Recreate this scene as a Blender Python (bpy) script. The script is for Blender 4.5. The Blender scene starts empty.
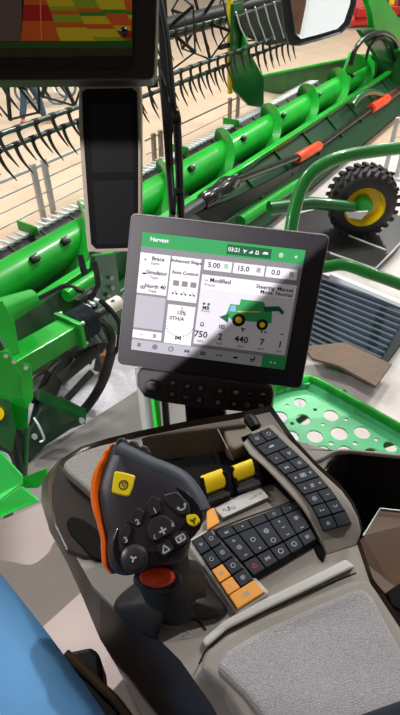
import bpy, bmesh, math, random
from mathutils import Vector, Matrix
random.seed(7)
C = bpy.context.scene.collection
# ------------------------------------------------------------------ camera model
F = 516.0; PITCH = math.radians(41); CAM = Vector((0, 0, 3.5))
def ray(px, py):
    x = (px-200)/F; y = (357.5-py)/F
    return Vector((x, math.cos(PITCH)+y*math.sin(PITCH), -math.sin(PITCH)+y*math.cos(PITCH)))
def PT(px, py, t): return CAM+ray(px, py)*t
def P(px, py, z):
    d = ray(px, py); return CAM+d*((z-3.5)/d.z)
# header frame: axis HD, forward HN
HA = P(60, 251, .8); HD = (P(310, 104, .8)-HA).normalized(); HN = Vector((-HD.y, HD.x, 0)); UP = Vector((0, 0, 1))
def HW(px, py, w):
    v = ray(px, py); t = (w+(HA-CAM).dot(HN))/v.dot(HN); return CAM+v*t
def HS(s, w, z):
    q = HA+HD*s+HN*w; return Vector((q.x, q.y, z))
def hs(pt): return (pt-HA).dot(HD)
def HE(px, py, s):   # plane across the header at station s
    v = ray(px, py); t = (s+(HA-CAM).dot(HD))/v.dot(HD); return CAM+v*t
class Plane:
    def __init__(s, o, n):
        s.o = o; s.n = n.normalized()
        s.u = (Vector((1, 0, 0))-s.n*s.n.x).normalized(); s.v = s.n.cross(s.u)
    def px(s, x, y, w=0):
        d = ray(x, y); t = ((s.o+s.n*w-CAM).dot(s.n))/d.dot(s.n); return CAM+d*t
def quadplane(c, t0):
    D = [ray(*q) for q in c]
    M = Matrix((D[0], -D[1], D[2])).transposed()
    s = M.inverted() @ D[3]; k = t0/s[0]
    q = [CAM+D[0]*s[0]*k, CAM+D[1]*s[1]*k, CAM+D[2]*s[2]*k, CAM+D[3]*k]
    n = (q[1]-q[0]).cross(q[0]-q[3])
    return Plane(q[0], n), q
# ------------------------------------------------------------------ materials
def lin(c):
    return tuple((v/12.92 if v <= .04045 else ((v+.055)/1.055)**2.4) for v in [x/255 for x in c])+(1,)
MATS = {}
def mat(name, col, rough=.5, metal=0, emit=0, bump=0, bscale=200, var=0, vscale=8, coat=0, spec=.5, col2=None):
    if name in MATS: return MATS[name]
    m = bpy.data.materials.new(name); m.use_nodes = True; nt = m.node_tree; b = nt.nodes['Principled BSDF']
    b.inputs['Base Color'].default_value = lin(col); b.inputs['Roughness'].default_value = rough
    b.inputs['Metallic'].default_value = metal; b.inputs['Specular IOR Level'].default_value = spec
    b.inputs['Coat Weight'].default_value = coat; b.inputs['Coat Roughness'].default_value = .08
    if emit:
        b.inputs['Emission Color'].default_value = lin(col); b.inputs['Emission Strength'].default_value = emit
    tc = nt.nodes.new('ShaderNodeTexCoord')
    if bump:
        n = nt.nodes.new('ShaderNodeTexNoise'); n.inputs['Scale'].default_value = bscale; n.inputs['Detail'].default_value = 3
        bp = nt.nodes.new('ShaderNodeBump'); bp.inputs['Strength'].default_value = bump; bp.inputs['Distance'].default_value = .002
        nt.links.new(tc.outputs['Object'], n.inputs['Vector']); nt.links.new(n.outputs['Fac'], bp.inputs['Height'])
        nt.links.new(bp.outputs['Normal'], b.inputs['Normal'])
    if var or col2:
        n = nt.nodes.new('ShaderNodeTexNoise'); n.inputs['Scale'].default_value = vscale; n.inputs['Detail'].default_value = 5
        r = nt.nodes.new('ShaderNodeValToRGB'); r.color_ramp.elements[0].position = .35; r.color_ramp.elements[1].position = .65
        c0 = col2 if col2 else tuple(v*(1-var) for v in col)
        r.color_ramp.elements[0].color = lin(c0); r.color_ramp.elements[1].color = lin(col)
        nt.links.new(tc.outputs['Object'], n.inputs['Vector']); nt.links.new(n.outputs['Fac'], r.inputs['Fac'])
        nt.links.new(r.outputs['Color'], b.inputs['Base Color'])
    MATS[name] = m; return m
GREEN = mat('green_paint', (12, 178, 44), .38, coat=.15, spec=.35, var=.12, vscale=3)
GREEN_D = mat('green_paint_shaded', (18, 98, 40), .35, coat=.3, var=.2, vscale=4)  # darker copy of the green paint, shading put into the colour
RAILG = mat('green_rail', (8, 138, 46), .32, coat=.25)
PLATG = mat('platform_glare_green', (112, 240, 168), .4, coat=.1, var=.1, vscale=6)  # glare on the green deck put into this pale mint
BLACK = mat('black_plastic', (13, 12, 14), .45, spec=.35)
BLACKG = mat('black_gloss', (15, 14, 18), .25, coat=.2)
RUBBER = mat('rubber', (22, 21, 23), .55, bump=.4, bscale=60)
STEELD = mat('dark_steel', (34, 42, 38), .4, metal=.3)
STEEL = mat('bright_steel', (205, 210, 210), .35, metal=.35)
GALV = mat('galvanised', (190, 188, 186), .45, metal=.3)
YELLOW = mat('yellow_paint', (255, 222, 8), .4)
YELLOWB = mat('yellow_button', (240, 214, 20), .4)
ORANGE = mat('orange_plastic', (245, 110, 15), .4)
ORANGEK = mat('orange_key', (245, 165, 60), .5)
REDOR = mat('orange_red_guard', (248, 74, 30), .35)
BEIGE = mat('console_beige', (148, 142, 136), .5, bump=.15, bscale=900)
BEIGEL = mat('console_pale_panel', (196, 194, 194), .45, bump=.1, bscale=900)
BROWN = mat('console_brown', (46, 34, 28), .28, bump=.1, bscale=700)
FABRIC = mat('armrest_texture', (186, 184, 190), .55, bump=.8, bscale=800, col2=(158, 156, 162), vscale=700)
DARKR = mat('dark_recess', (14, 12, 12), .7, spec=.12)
LEATHER = mat('brown_panel', (98, 66, 44), .5, var=.15, vscale=12)
KEY = mat('key_slate', (32, 38, 50), .6, spec=.3)
KEYBED = mat('keypad_bed', (12, 13, 16), .6, spec=.2)
WHITEP = mat('print_white', (178, 182, 190), .6)
REDP = mat('print_red', (200, 30, 30), .6)
GRIP = mat('grip_purple_black', (38, 33, 44), .36, bump=.15, bscale=1200)
GRIPL = mat('grip_slate', (62, 70, 82), .5, bump=.15, bscale=1200)
GRIPK = mat('grip_key', (42, 40, 46), .35)
BOOT = mat('boot_rubber', (20, 15, 14), .55, bump=.3, bscale=300)
LAMIN = mat('wood_laminate', (212, 188, 164), .35, var=.06, vscale=2)
CREAMF = mat('frame_greige', (140, 132, 116), .5)
# ------------------------------------------------------------------ mesh builder
TXT = {}
def glyphs(s):
    if s not in TXT:
        c = bpy.data.curves.new('t', 'FONT'); c.body = s; c.align_x = 'CENTER'; c.align_y = 'CENTER'; c.resolution_u = 2; c.offset = .022
        o = bpy.data.objects.new('t', c); C.objects.link(o)
        bpy.context.view_layer.update()
        me = bpy.data.meshes.new_from_object(o.evaluated_get(bpy.context.evaluated_depsgraph_get()))
        TXT[s] = ([v.co.copy() for v in me.vertices], [tuple(p.vertices) for p in me.polygons])
        bpy.data.objects.remove(o); bpy.data.curves.remove(c); bpy.data.meshes.remove(me)
    return TXT[s]
WORLD = {}
def newobj(name, data, loc, parent):
    o = bpy.data.objects.new(name, data); C.objects.link(o)
    base = WORLD[parent.name] if parent else Vector()
    o.location = loc-base; WORLD[o.name] = Vector(loc)
    if parent: o.parent = parent
    return o
def tag(o, label=None, cat=None, group=None, kind=None):
    if label: o['label'] = label
    if cat: o['category'] = cat
    if group: o['group'] = group
    if kind: o['kind'] = kind
    return o
def thing(name, label, cat, loc, group=None):
    return tag(newobj(name, None, Vector(loc), None), label, cat, group)
class MB:
    def __init__(s): s.v = []; s.f = []; s.m = []; s.mats = []
    def mi(s, m):
        if m not in s.mats: s.mats.append(m)
        return s.mats.index(m)
    def add(s, vs, fs, m):
        b = len(s.v); k = s.mi(m); s.v += [Vector(v) for v in vs]
        for f in fs: s.f.append(tuple(i+b for i in f)); s.m.append(k)
        return s
    def prism(s, poly, off, m, mside=None):
        n = len(poly); off = Vector(off); poly = [Vector(p) for p in poly]
        vs = poly+[p+off for p in poly]
        s.add(vs, [tuple(range(n)), tuple(range(2*n-1, n-1, -1))], m)
        b = len(s.v)-2*n; k = s.mi(mside or m)
        for i in range(n):
            j = (i+1) % n; s.f.append((b+i, b+i+n, b+j+n, b+j)); s.m.append(k)
        return s
    def box(s, c, ax, ay, az, m):
        c = Vector(c); vs = [c+Vector(ax)*i+Vector(ay)*j+Vector(az)*k for k in (-1, 1) for j in (-1, 1) for i in (-1, 1)]
        return s.add(vs, [(0, 2, 3, 1), (4, 5, 7, 6), (0, 1, 5, 4), (2, 6, 7, 3), (0, 4, 6, 2), (1, 3, 7, 5)], m)
    def loft(s, rings, m, cap=True, closed=True):
        n = len(rings[0]); vs = [Vector(p) for r in rings for p in r]; fs = []
        for a in range(len(rings)-1):
            for i in range(n if closed else n-1):
                j = (i+1) % n; fs.append((a*n+i, a*n+j, (a+1)*n+j, (a+1)*n+i))
        if cap: fs += [tuple(range(n-1, -1, -1)), tuple((len(rings)-1)*n+i for i in range(n))]
        return s.add(vs, fs, m)
    def tube(s, pts, r, m, seg=10, cap=True):
        pts = [Vector(p) for p in pts]; n = len(pts)
        rr = r if isinstance(r, (list, tuple)) else [r]*n
        rings = []; prev = None
        for i, p in enumerate(pts):
            t = (pts[min(i+1, n-1)]-pts[max(i-1, 0)]).normalized()
            if prev is None:
                a = t.cross(Vector((0, 0, 1)));
                if a.length < .05: a = t.cross(Vector((0, 1, 0)))
                a.normalize()
            else: a = (prev-t*prev.dot(t)).normalized()
            prev = a; b = t.cross(a)
            rings.append([p+(a*math.cos(q)+b*math.sin(q))*rr[i] for q in [2*math.pi*k/seg for k in range(seg)]])
        return s.loft(rings, m, cap)
    def text(s, body, o, u, v, size, m):
        vs, fs = glyphs(body); return s.add([Vector(o)+Vector(u)*(p.x*size)+Vector(v)*(p.y*size) for p in vs], fs, m)
    def build(s, name, parent=None, bevel=0, smooth=False, seg=2, subsurf=0, autosmooth=None, recalc=True):
        c = sum(s.v, Vector())/len(s.v)
        me = bpy.data.meshes.new(name); me.from_pydata([p-c for p in s.v], [], s.f)
        for m in s.mats: me.materials.append(m)
        for p, k in zip(me.polygons, s.m): p.material_index = k; p.use_smooth = smooth
        if recalc:
            bm = bmesh.new(); bm.from_mesh(me); bmesh.ops.recalc_face_normals(bm, faces=bm.faces); bm.to_mesh(me); bm.free()
        me.update()
        if smooth: me.set_sharp_from_angle(angle=math.radians(autosmooth or 40))
        o = newobj(name, me, c, parent)
        if bevel:
            b = o.modifiers.new('b', 'BEVEL'); b.width = bevel; b.segments = seg; b.limit_method = 'ANGLE'; b.angle_limit = math.radians(35); b.harden_normals = False
        if subsurf:
            b = o.modifiers.new('s', 'SUBSURF'); b.levels = b.render_levels = subsurf
        return o
def spline(pts, n=8, closed=False):
    pts = [Vector(p) for p in pts]; out = []; N = len(pts)
    rng = range(N if closed else N-1)
    for i in rng:
        g = (lambda k: pts[k % N]) if closed else (lambda k: pts[max(0, min(N-1, k))])
        a, b, c, d = g(i-1), g(i), g(i+1), g(i+2)
        for k in range(n):
            t = k/n; out.append(.5*((2*b)+(c-a)*t+(2*a-5*b+4*c-d)*t*t+(3*b-a-3*c+d)*t**3))
    if not closed: out.append(pts[-1])
    return out
def sp2(pts, n=4, closed=True):
    return [(p.x, p.y) for p in spline([Vector((a, b, 0)) for a, b in pts], n, closed)]
def rrect(cx, cy, w, h, r, n=4):
    out = []
    for sx, sy, a0 in ((1, 1, 0), (-1, 1, 90), (-1, -1, 180), (1, -1, 270)):
        for k in range(n+1):
            a = math.radians(a0+90*k/n); out.append((cx+sx*(w/2-r)+r*math.cos(a), cy+sy*(h/2-r)+r*math.sin(a)))
    return out
def inset(poly, k):   # scale 2D/3D polygon about its centroid
    c = sum((Vector(p) for p in poly), Vector([0]*len(poly[0])))/len(poly); return [c+(Vector(p)-c)*k for p in poly]
def plate(name, parent, outline, holes, o, u, v, th, m, bevel=.001):
    cu = bpy.data.curves.new(name, 'CURVE'); cu.dimensions = '2D'; cu.fill_mode = 'BOTH'; cu.extrude = th/2
    for poly in [outline]+holes:
        sp = cu.splines.new('POLY'); sp.points.add(len(poly)-1); sp.use_cyclic_u = True
        for i, q in enumerate(poly): sp.points[i].co = (q[0], q[1], 0, 1)
    ob = bpy.data.objects.new('t', cu); C.objects.link(ob); bpy.context.view_layer.update()
    me = bpy.data.meshes.new_from_object(ob.evaluated_get(bpy.context.evaluated_depsgraph_get()))
    bpy.data.objects.remove(ob); bpy.data.curves.remove(cu)
    mb = MB(); n = Vector(u).cross(Vector(v)).normalized()
    mb.add([Vector(o)+Vector(u)*p.co.x+Vector(v)*p.co.y+n*p.co.z for p in me.vertices], [tuple(f.vertices) for f in me.polygons], m)
    bpy.data.meshes.remove(me)
    return mb.build(name, parent)
def struct(o): o['kind'] = 'structure'; return o
def skinned(name, parent, nodes, edges, m, sub=2, loc=None):
    """nodes {k:(pos,r)} ; one continuous skin"""
    keys = list(nodes); c = Vector(loc) if loc is not None else Vector(nodes[keys[0]][0])
    me = bpy.data.meshes.new(name); me.from_pydata([Vector(nodes[k][0])-c for k in keys], [(keys.index(a), keys.index(b)) for a, b in edges], [])
    me.materials.append(m); o = newobj(name, me, c, parent)
    sk = o.modifiers.new('k', 'SKIN'); sk.use_smooth_shade = True
    lay = me.skin_vertices[0] if me.skin_vertices else None
    if lay is None:
        bm = bmesh.new(); bm.from_mesh(me); bm.verts.layers.skin.verify(); bm.to_mesh(me); bm.free(); lay = me.skin_vertices[0]
    for i, k in enumerate(keys):
        r = nodes[k][1]; lay.data[i].radius = (r, r) if not isinstance(r, tuple) else r
        lay.data[i].use_root = (i == 0)
    s = o.modifiers.new('s', 'SUBSURF'); s.levels = s.render_levels = sub
    return o

# ================================================================== THE HALL
def slab(name, m, pts, z, th=.02):
    return struct(MB().prism([Vector((p.x, p.y, z)) for p in pts], (0, 0, -th), m).build(name))
g = MB(); g.box((0, 22, -.06), (30, 0, 0), (0, 32, 0), (0, 0, .05), LAMIN); fl = struct(g.build('floor'))
carp = mat('pale_carpet', (206, 204, 214), .9, bump=.3, bscale=80, var=.06, vscale=25)
slab('floor_carpet', carp, [P(-140, 330, 0), P(60, 300, 0), P(150, 240, 0), P(235, 215, 0), P(300, 250, 0), P(330, 520, 0), P(-100, 640, 0)], .0)
slab('floor_pale', mat('pale_floor', (205, 198, 196), .6, var=.08, vscale=3), [P(235, 215, 0), P(300, 165, 0), P(520, 120, 0), P(640, 700, 0), P(330, 700, 0), P(290, 300, 0)], .012)
slab('floor_grey', mat('grey_carpet', (128, 126, 124), .9, bump=.3, bscale=80), [P(-40, 500, 0), P(76, 432, 0), P(143, 389, 0), P(240, 330, 0), P(300, 560, 0), P(-40, 640, 0)], .03)
# back wall of the hall, far away
struct(MB().box((6, 46, 4), (26, 0, 0), (0, .1, 0), (0, 0, 4), mat('hall_wall', (190, 182, 175), .8)).build('wall_back'))

# ------------------------------------------------------------------ crowd barriers
def barrier(name, label, pts, h, nr, rad=.02, postat=(), m=GALV, group=None):
    t = thing(name, label, 'barrier', (pts[0].x, pts[0].y, 0), group)
    for k in range(nr):
        z = h*(1-k*.85/nr)
        r = MB(); r.tube([Vector((p.x, p.y, z)) for p in pts], rad*(1.3 if k == 0 else .55), m, 8); r.build('rail', t, smooth=True)
    for q in postat:
        b = MB(); b.box((q.x, q.y, h/2+.03), HD*.035, HN*.03, (0, 0, h/2+.03), m); b.box((q.x, q.y, .02), HD*.16, HN*.16, (0, 0, .02), m); b.build('post', t, bevel=.004)
    return t
a = HW(0, 178, 1.75); b = HW(80, 152, 1.75); h1 = (a.z+b.z)/2
barrier('crowd_barrier', 'white rail barrier with twin square posts, seen left of the dark vertical display', [a+(a-b)*1.0, b+(b-a)*.4], h1, 4,
        postat=[HW(33, 168, 1.75), HW(44, 164, 1.75)])
a = HW(172, 125, 1.8); b = HW(228, 105, 1.8)
barrier('crowd_barrier', 'thin grey rail barrier behind the auger, right of the wiper', [a+(a-b)*.4, b, b+(b-a)*.5], (a.z+b.z)/2, 2, .012,
        postat=[HW(230, 105, 1.8), HW(238, 103, 1.8), HW(160, 129, 1.8), HW(153, 131, 1.8)], m=mat('barrier_grey', (150, 140, 130), .5))
q = [P(384, 176, 0), P(396, 178, 0), P(412, 172, 0)]
barrier('crowd_barrier', 'low silver barrier behind the chunky yellow-rimmed wheel', [q[0], q[2]], .9, 3, .015, postat=q)

# ================================================================== HEADER
# ---- auger
hx0, hx1 = -2.6, 9.6
t = thing('feed_auger', 'long bright green auger tube with spiral flighting across the header', 'auger', HS(hx0, 0, .6))
m = MB(); m.tube([HS(hx0, 0, .8), HS(hx1, 0, .8)], .205, GREEN, 40); m.build('auger_tube', t, smooth=True)
m = MB(); pitch = 1.47; N = int((hx1-hx0)/pitch*36); ri, ro = .2, .36
R0 = []; R1 = []; R2 = []; R3 = []
for i in range(N+1):
    s = hx0+(hx1-hx0)*i/N; ph = (s-3.26)/pitch*2*math.pi+math.radians(70)
    e = UP*math.sin(ph)+HN*(-math.cos(ph))
    c = HS(s, 0, .8)
    R0.append(c+e*ri-HD*.006); R1.append(c+e*ro-HD*.006); R2.append(c+e*ro+HD*.006); R3.append(c+e*ri+HD*.006)
m.loft([[R0[i], R1[i], R2[i], R3[i]] for i in range(N+1)], GREEN); m.build('flighting', t, smooth=True, autosmooth=50)
fb = MB(); fb.box((0, 0, .0), HD*.03, HN*.03, (0, 0, .035), BLACK); fb.tube([(0, 0, .03), (0, 0, .14)], .014, STEEL, 8); fbo = None
for px, py in ((36, 262), (68, 252), (192, 181), (243, 156), (282, 130), (317, 110), (350, 92)):
    s = hs(HW(px, py, -.15)); ang = math.radians(50); e = (UP*math.sin(ang)-HN*math.cos(ang))
    m = MB(); c = HS(s, 0, .8)+e*.2; m.box(c+e*.02, HD*.045, HN.cross(HD)*.0+e.cross(HD)*.035, e*.03, BLACK)
    m.tube([c, c+e*.06, c+e*.09], [.02, .02, .012], STEEL, 10); m.build('retractable_finger', t, bevel=.005)
# ---- frame: back sheet, floor, end sheet
t = thing('header_frame', 'green header frame with back sheet and tall far end plate behind the auger', 'harvester header', HS(3, -.5, .1))
zb = .78
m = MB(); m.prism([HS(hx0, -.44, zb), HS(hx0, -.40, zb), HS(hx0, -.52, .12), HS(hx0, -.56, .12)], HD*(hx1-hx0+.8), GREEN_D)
m.build('back_sheet', t)
m = MB(); m.box(HS((hx0+hx1)/2+.6, -.44, zb), HD*((hx1-hx0)/2+1.2), HN*.05, UP*.03, GREEN); m.build('top_beam', t, bevel=.01)
m = MB(); m.box(HS((hx0+hx1)/2, -.62, .42), HD*((hx1-hx0)/2+.4), HN*.07, UP*.07, GREEN_D); m.build('lower_beam', t, bevel=.012)
m = MB(); m.prism([HS(hx0, -.5, .12), HS(hx0, .1, .2), HS(hx0, 1.0, .30), HS(hx0, 1.0, .26), HS(hx0, -.5, .08)], HD*(hx1-hx0), BLACK); m.build('draper_floor', t)
es = hx1+.1
ep = [(240, 68), (262, 76), (322, 64), (400, 50), (430, 60), (400, 95), (366, 100), (330, 118), (262, 120), (246, 104), (235, 94)]
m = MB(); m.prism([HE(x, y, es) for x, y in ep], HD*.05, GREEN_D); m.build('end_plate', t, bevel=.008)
m = MB(); m.tube([HE(262, 76, es-.04), HE(322, 64, es-.04), HE(400, 50, es-.04)], .03, GREEN, 8); m.build('end_plate_flange', t)
m = MB(); m.prism([HW(348, 62, -.1), HW(352, 52, -.1), HW(362, 55, -.1), HW(374, 66, -.1), HW(376, 84, -.1), HW(366, 92, -.1), HW(345, 70, -.1)], HN*.05, GREEN); m.build('bearing_bracket', t, bevel=.01)
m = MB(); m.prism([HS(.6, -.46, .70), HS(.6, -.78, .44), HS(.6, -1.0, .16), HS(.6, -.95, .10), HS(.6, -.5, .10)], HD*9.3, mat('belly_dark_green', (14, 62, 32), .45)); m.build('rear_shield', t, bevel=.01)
for x in range(9):
    s_ = 1.0+x*1.02
    m = MB(); m.prism([HS(s_, -.46, .74), HS(s_, -.82, .46), HS(s_, -.80, .42), HS(s_, -.46, .68)], HD*.03, GREEN_D); m.build('rear_rib', t)
# bolts along the top beam
# ---- cutter bar
t = thing('cutter_bar', 'black cutter bar with rows of bright steel knife guards', 'cutter bar', HS(3, 1.1, .2))
m = MB(); m.prism([HS(-2.7, .62, .50), HS(-2.7, .86, .60), HS(-2.7, .86, .56), HS(-2.7, .62, .46)], HD*11.6, BLACK); m.build('draper_band', t, bevel=.005)
for k in range(24):
    m = MB(); m.box(HS(-2.4+k*.48, .74, .558), HD*.012, HN*.11+UP*.045, UP*.008, STEELD); m.build('draper_slat', t)
m = MB(); m.box(HS(3.1, .88, .60), HD*5.8, HN*.03, UP*.014, STEEL); m.build('knife_strip', t)
gm = MB(); gm.loft([[HD*a+HN*w+UP*z for a, z in ((-.03*k, -.014*k), (.03*k, -.014*k), (.02*k, .02*k), (-.02*k, .02*k))] for w, k in ((-.05, 1), (.06, .8), (.17, .15))], mat('guard_white', (232, 236, 236), .4))
go = gm.build('knife_guard', t); go.location = HS(-2.1, .94, .615)-WORLD[t.name]
for k in range(1, 98):
    c = go.copy(); C.objects.link(c); c.location = HS(-2.1+k*.112, .94, .615)-WORLD[t.name]
for s_ in (.35, 1.6, 3.5, 5.1):
    m = MB(); m.box(HS(s_, .9, .66), HD*.012, HN*.16, UP*.06, GREEN); m.build('crop_deflector', t)
# ---- reel
t = thing('pickup_reel', 'dark reel with rows of curved steel tines above the auger', 'reel', HS(3, 1.1, 1.4))
def bar(pa, pb, w, ext0, ext1):
    A = HW(pa[0], pa[1], w); B = HW(pb[0], pb[1], w); z = (A.z+B.z)/2
    return hs(A)+ext0, hs(B)+ext1, z
rb = [(0, 151, 293, 40, 1.0, -1.6, .2), (0, 131, 240, 52, .72, -1.6, 1.2), (171, 35, 286, 0, 1.15, -4.4, .6)]
tine = MB()
tl = .40
pts = [Vector((0, 0, 0)), HD*.01+UP*-.08, HN*-.01+HD*.04+UP*-.18, HN*-.03+HD*.08+UP*-.27, HN*-.05+HD*.12+UP*-.35]
tine.tube(spline(pts, 3), [.024, .024, .023, .022, .021, .02, .018, .016, .014, .012, .010, .007, .004], STEELD, 6)
tine.tube([HD*-.03+UP*.0, HD*.03+UP*.0], .036, BLACK, 8)
tproto = None; nt_ = 0
for (x0, y0, x1, y1, w, e0, e1) in rb:
    s0, s1, z = bar((x0, y0), (x1, y1), w, e0, e1)
    b = MB(); b.tube([HS(s0, w, z), HS(s1, w, z)], .028, mat('reel_tube_green', (40, 60, 54), .35, coat=.3), 10); bo = b.build('reel_bar', t, smooth=True)
    n = int((s1-s0)/.245)
    for k in range(n):
        s = s0+.1+k*.245
        if nt_ >= 100: break
        if tproto is None:
            tproto = tine.build('tine', bo, smooth=True); tp_off = Vector(WORLD['tine']) if 'tine' in WORLD else Vector()
            tproto.location = HS(s, w, z)-WORLD[bo.name]+tp_off; c = tproto
        else:
            c = tproto.copy(); C.objects.link(c); c.parent = bo; c.location = HS(s, w, z)-WORLD[bo.name]+tp_off
        nt_ += 1
m = MB(); A = HW(170, 28, 1.35); B = HW(290, -8, 1.35); m.tube([HS(-2, 1.35, A.z), HS(hs(B)+.6, 1.35, A.z)], .15, BLACK, 16); m.build('reel_shaft', t, smooth=True)
zr = A.z
def spider(s, k=0):
    m = MB(); c = HS(s, 1.35, zr)
    for i in range(6):
        a = 2*math.pi*i/6+k; e = HN*math.cos(a)+UP*math.sin(a)
        m.box(c+e*.28, HD*.012, e*.28, e.cross(HD)*.022, BLACK)
        a2 = a+2*math.pi/6; e2 = HN*math.cos(a2)+UP*math.sin(a2)
        m.tube([c+e*.55, c+e2*.55], .014, STEELD, 6)
    m.build('reel_spider', t)
for s in (-.2, .25, .9, 1.6, 3.9, 4.8, 6.2, 8.0): spider(s, s*2)
# ---- reel arm posts, red pole (left) and yellow pole
y0 = HW(229, 18, 1.0); y1 = HW(230, 93, 1.0)
t = thing('marker_pole', 'slim bright yellow pole clamped upright on the reel', 'pole', (y0.x, y0.y, y1.z))
m = MB(); m.tube([y0+UP*.3, y1], .045, YELLOW, 12); m.build('pole', t, smooth=True)
m = MB(); m.box((y0*2+y1)/3, HD*.3, HN*.03, UP*.03, STEELD); m.build('pole_clamp', t)
t = thing('reel_lift_arm', 'dark green reel lift arm with gusset beside the yellow pole', 'machine arm', HS(6.6, 1.0, .5))
m = MB(); m.prism([HW(234, 4, .9), HW(243, 2, .9), HW(249, 50, .9), HW(264, 78, .9), HW(264, 108, .9), HW(250, 106, .9), HW(236, 92, .9), HW(232, 64, .9)], HN*.06, GREEN_D); m.build('arm_plate', t, bevel=.01)
m = MB(); m.tube([HW(243, 55, .85), HW(246, 15, .85)], .05, GREEN, 12); m.build('lift_cylinder', t, smooth=True)
# dark netted divider at top centre
t = thing('reel_end_shield', 'black mesh-like end shield of the reel near the top edge', 'shield', HS(8, 1, 1.9))
m = MB(); m.prism([HW(238, 16, .8), HW(292, -4, .8), HW(296, 40, .8), HW(270, 46, .8), HW(246, 36, .8)], HN*.08, mat('shield_black', (26, 26, 28), .7, bump=.8, bscale=18)); m.build('shield_panel', t, bevel=.02)
m = MB()
for i in range(6):
    m.tube([HW(236+i*9.5, 12-i*2.6, .74), HW(240+i*9.5, 26-i*2, .70), HW(248+i*9, 44-i*1.5, .66)], .012, STEEL, 6)
m.build('shield_rib', t, smooth=True)

# ---- near-side machinery on the left
t = thing('cross_beam', 'square bright green beam with end flange, left foreground outside', 'beam', HS(-1.4, -1.2, .9))
W = -1.25
A = HW(20, 360, W); B = HW(78, 326, W)
ax = (B-A).normalized(); A0 = A-ax*.5; side = (HW(9, 343, W-.0)-A)
wv = Vector((HN.x, HN.y, 0))*.20; dn = Vector((0, 0, -.17))
m = MB(); m.prism([A0, A0+wv, A0+wv+dn, A0+dn], B-A0, GREEN); m.build('box_beam', t, bevel=.012)
fl_c = B+wv*.5+dn*.5
m = MB(); m.box(fl_c, ax*.02, wv*.72, dn*.72, GREEN)
for i, j in ((-.6, -.6), (.6, -.6), (.6, .6), (-.6, .6)): m.tube([fl_c+wv*i+dn*j+ax*.01, fl_c+wv*i+dn*j+ax*.05], .018, STEEL, 6)
m.build('end_flange', t, bevel=.006)
m = MB(); bw = [fl_c+ax*(.03+k*.0125) for k in range(17)]; m.tube(bw, [.085 if k % 4 == 0 else (.145 if k % 4 == 2 else .12) for k in range(17)], mat('bellows_black', (44, 52, 70), .3, coat=.5), 24)
m.build('rubber_bellows', t, smooth=True)
c = fl_c+ax*.26
m = MB(); m.tube([c, c+ax*.45], .05, STEELD, 14); m.build('shaft_end', t, smooth=True)
m = MB(); m.tube([c+ax*.16, c+ax*.34], .065, mat('white_sleeve', (225, 220, 205), .5), 18)
m.box(c+ax*.25-HN*.0+UP*.066-HN*.02, ax*.02, HN*.012, UP*.001, BLACK); m.build('white_sleeve', t, smooth=True)
t = thing('coupling_plate', 'upright green hitch plates bolted together at the left edge', 'bracket', P(10, 430, .9))
for i, (pp, tt) in enumerate([([(-8, 350), (8, 352), (20, 372), (29, 400), (28, 428), (18, 430), (8, 420), (-8, 400)], 3.5),
                   ([(2, 300), (14, 320), (20, 352), (12, 356), (0, 335), (-8, 330), (-8, 305)], 3.45),
                   ([(22, 362), (30, 364), (33, 378), (33, 400), (26, 408), (22, 392)], 3.42),
                   ([(-6, 395), (10, 400), (16, 432), (12, 452), (-6, 440)], 3.38)]):
    m = MB(); m.prism([PT(x, y, tt) for x, y in pp], ray(15, 400)*.06, GREEN if i != 3 else GREEN_D); m.build('hitch_plate', t, bevel=.006)
m = MB(); m.tube([PT(-4, 414, 3.34), PT(-4, 414, 3.40)], .05, YELLOW, 16); m.build('yellow_cap', t)
for x, y in ((6, 356), (14, 362), (26, 368)):
    m = MB(); m.tube([PT(x, y, 3.44), PT(x, y, 3.36)], .016, STEEL, 6); m.build('bolt', t)
# long green arm above the beam
t = thing('lift_arm', 'tapered green arm lying above the square beam at left', 'machine arm', HS(-1.9, -.9, .9))
m = MB(); m.tube([HW(-20, 318, -.95), HW(0, 312, -.95), HW(33, 298, -.95)], [.11, .10, .07], GREEN, 12); m.build('arm_tube', t, smooth=True)
m = MB(); m.prism([HW(2, 322, -1.05), HW(12, 345, -1.05), HW(8, 350, -1.05), HW(-4, 330, -1.05)], HN*.04, STEEL); m.build('link_plate', t)
# gearbox side plate right of the small display
t = thing('side_gearbox', 'green gearbox bracket with bolts and hoses under the vertical display', 'gearbox', HW(100, 330, -.7))
m = MB(); m.prism([HW(95, 256, -.7), HW(116, 254, -.7), HW(122, 300, -.7), HW(128, 330, -.7), HW(104, 340, -.7), HW(86, 320, -.7), HW(92, 290, -.7)], HN*.06, GREEN_D); m.build('gearbox_plate', t, bevel=.01)
m = MB(); m.tube([HW(66, 296, -.9), HW(97, 276, -.9)], .06, GREEN, 12); m.build('short_tube', t, smooth=True)
for x, y in ((112, 278), (113, 288), (109, 296)):
    m = MB(); m.tube([HW(x, y, -.74), HW(x, y, -.70)], .022, STEEL, 8); m.build('bolt', t)
m = MB(); m.tube(spline([HW(80, 255, -.62), HW(92, 300, -.8), HW(112, 345, -.9), HW(108, 372, -.9)], 6), .03, BLACK, 8)
m.tube(spline([HW(88, 330, -.95), HW(100, 350, -.95), HW(98, 370, -.95)], 5), .045, mat('teal_hose', (25, 55, 65), .4), 8); m.build('hose_bundle', t, smooth=True)
m = MB(); m.tube(spline([HW(104, 352, -1), HW(106, 366, -1), HW(103, 380, -1)], 4), [.06]*9, mat('brown_wrap', (130, 90, 50), .6), 10); m.build('wrapped_sleeve', t, smooth=True)
t = thing('drooping_hose', 'thick black hose curving down over the pale carpet', 'hose', P(72, 425, .1))
m = MB(); m.tube(spline([PT(112, 350, 4.6), PT(104, 378, 4.6), PT(92, 400, 4.7), PT(76, 418, 4.8), PT(62, 432, 4.9)], 6), .045, RUBBER, 10); m.build('hose', t, smooth=True)
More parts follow.
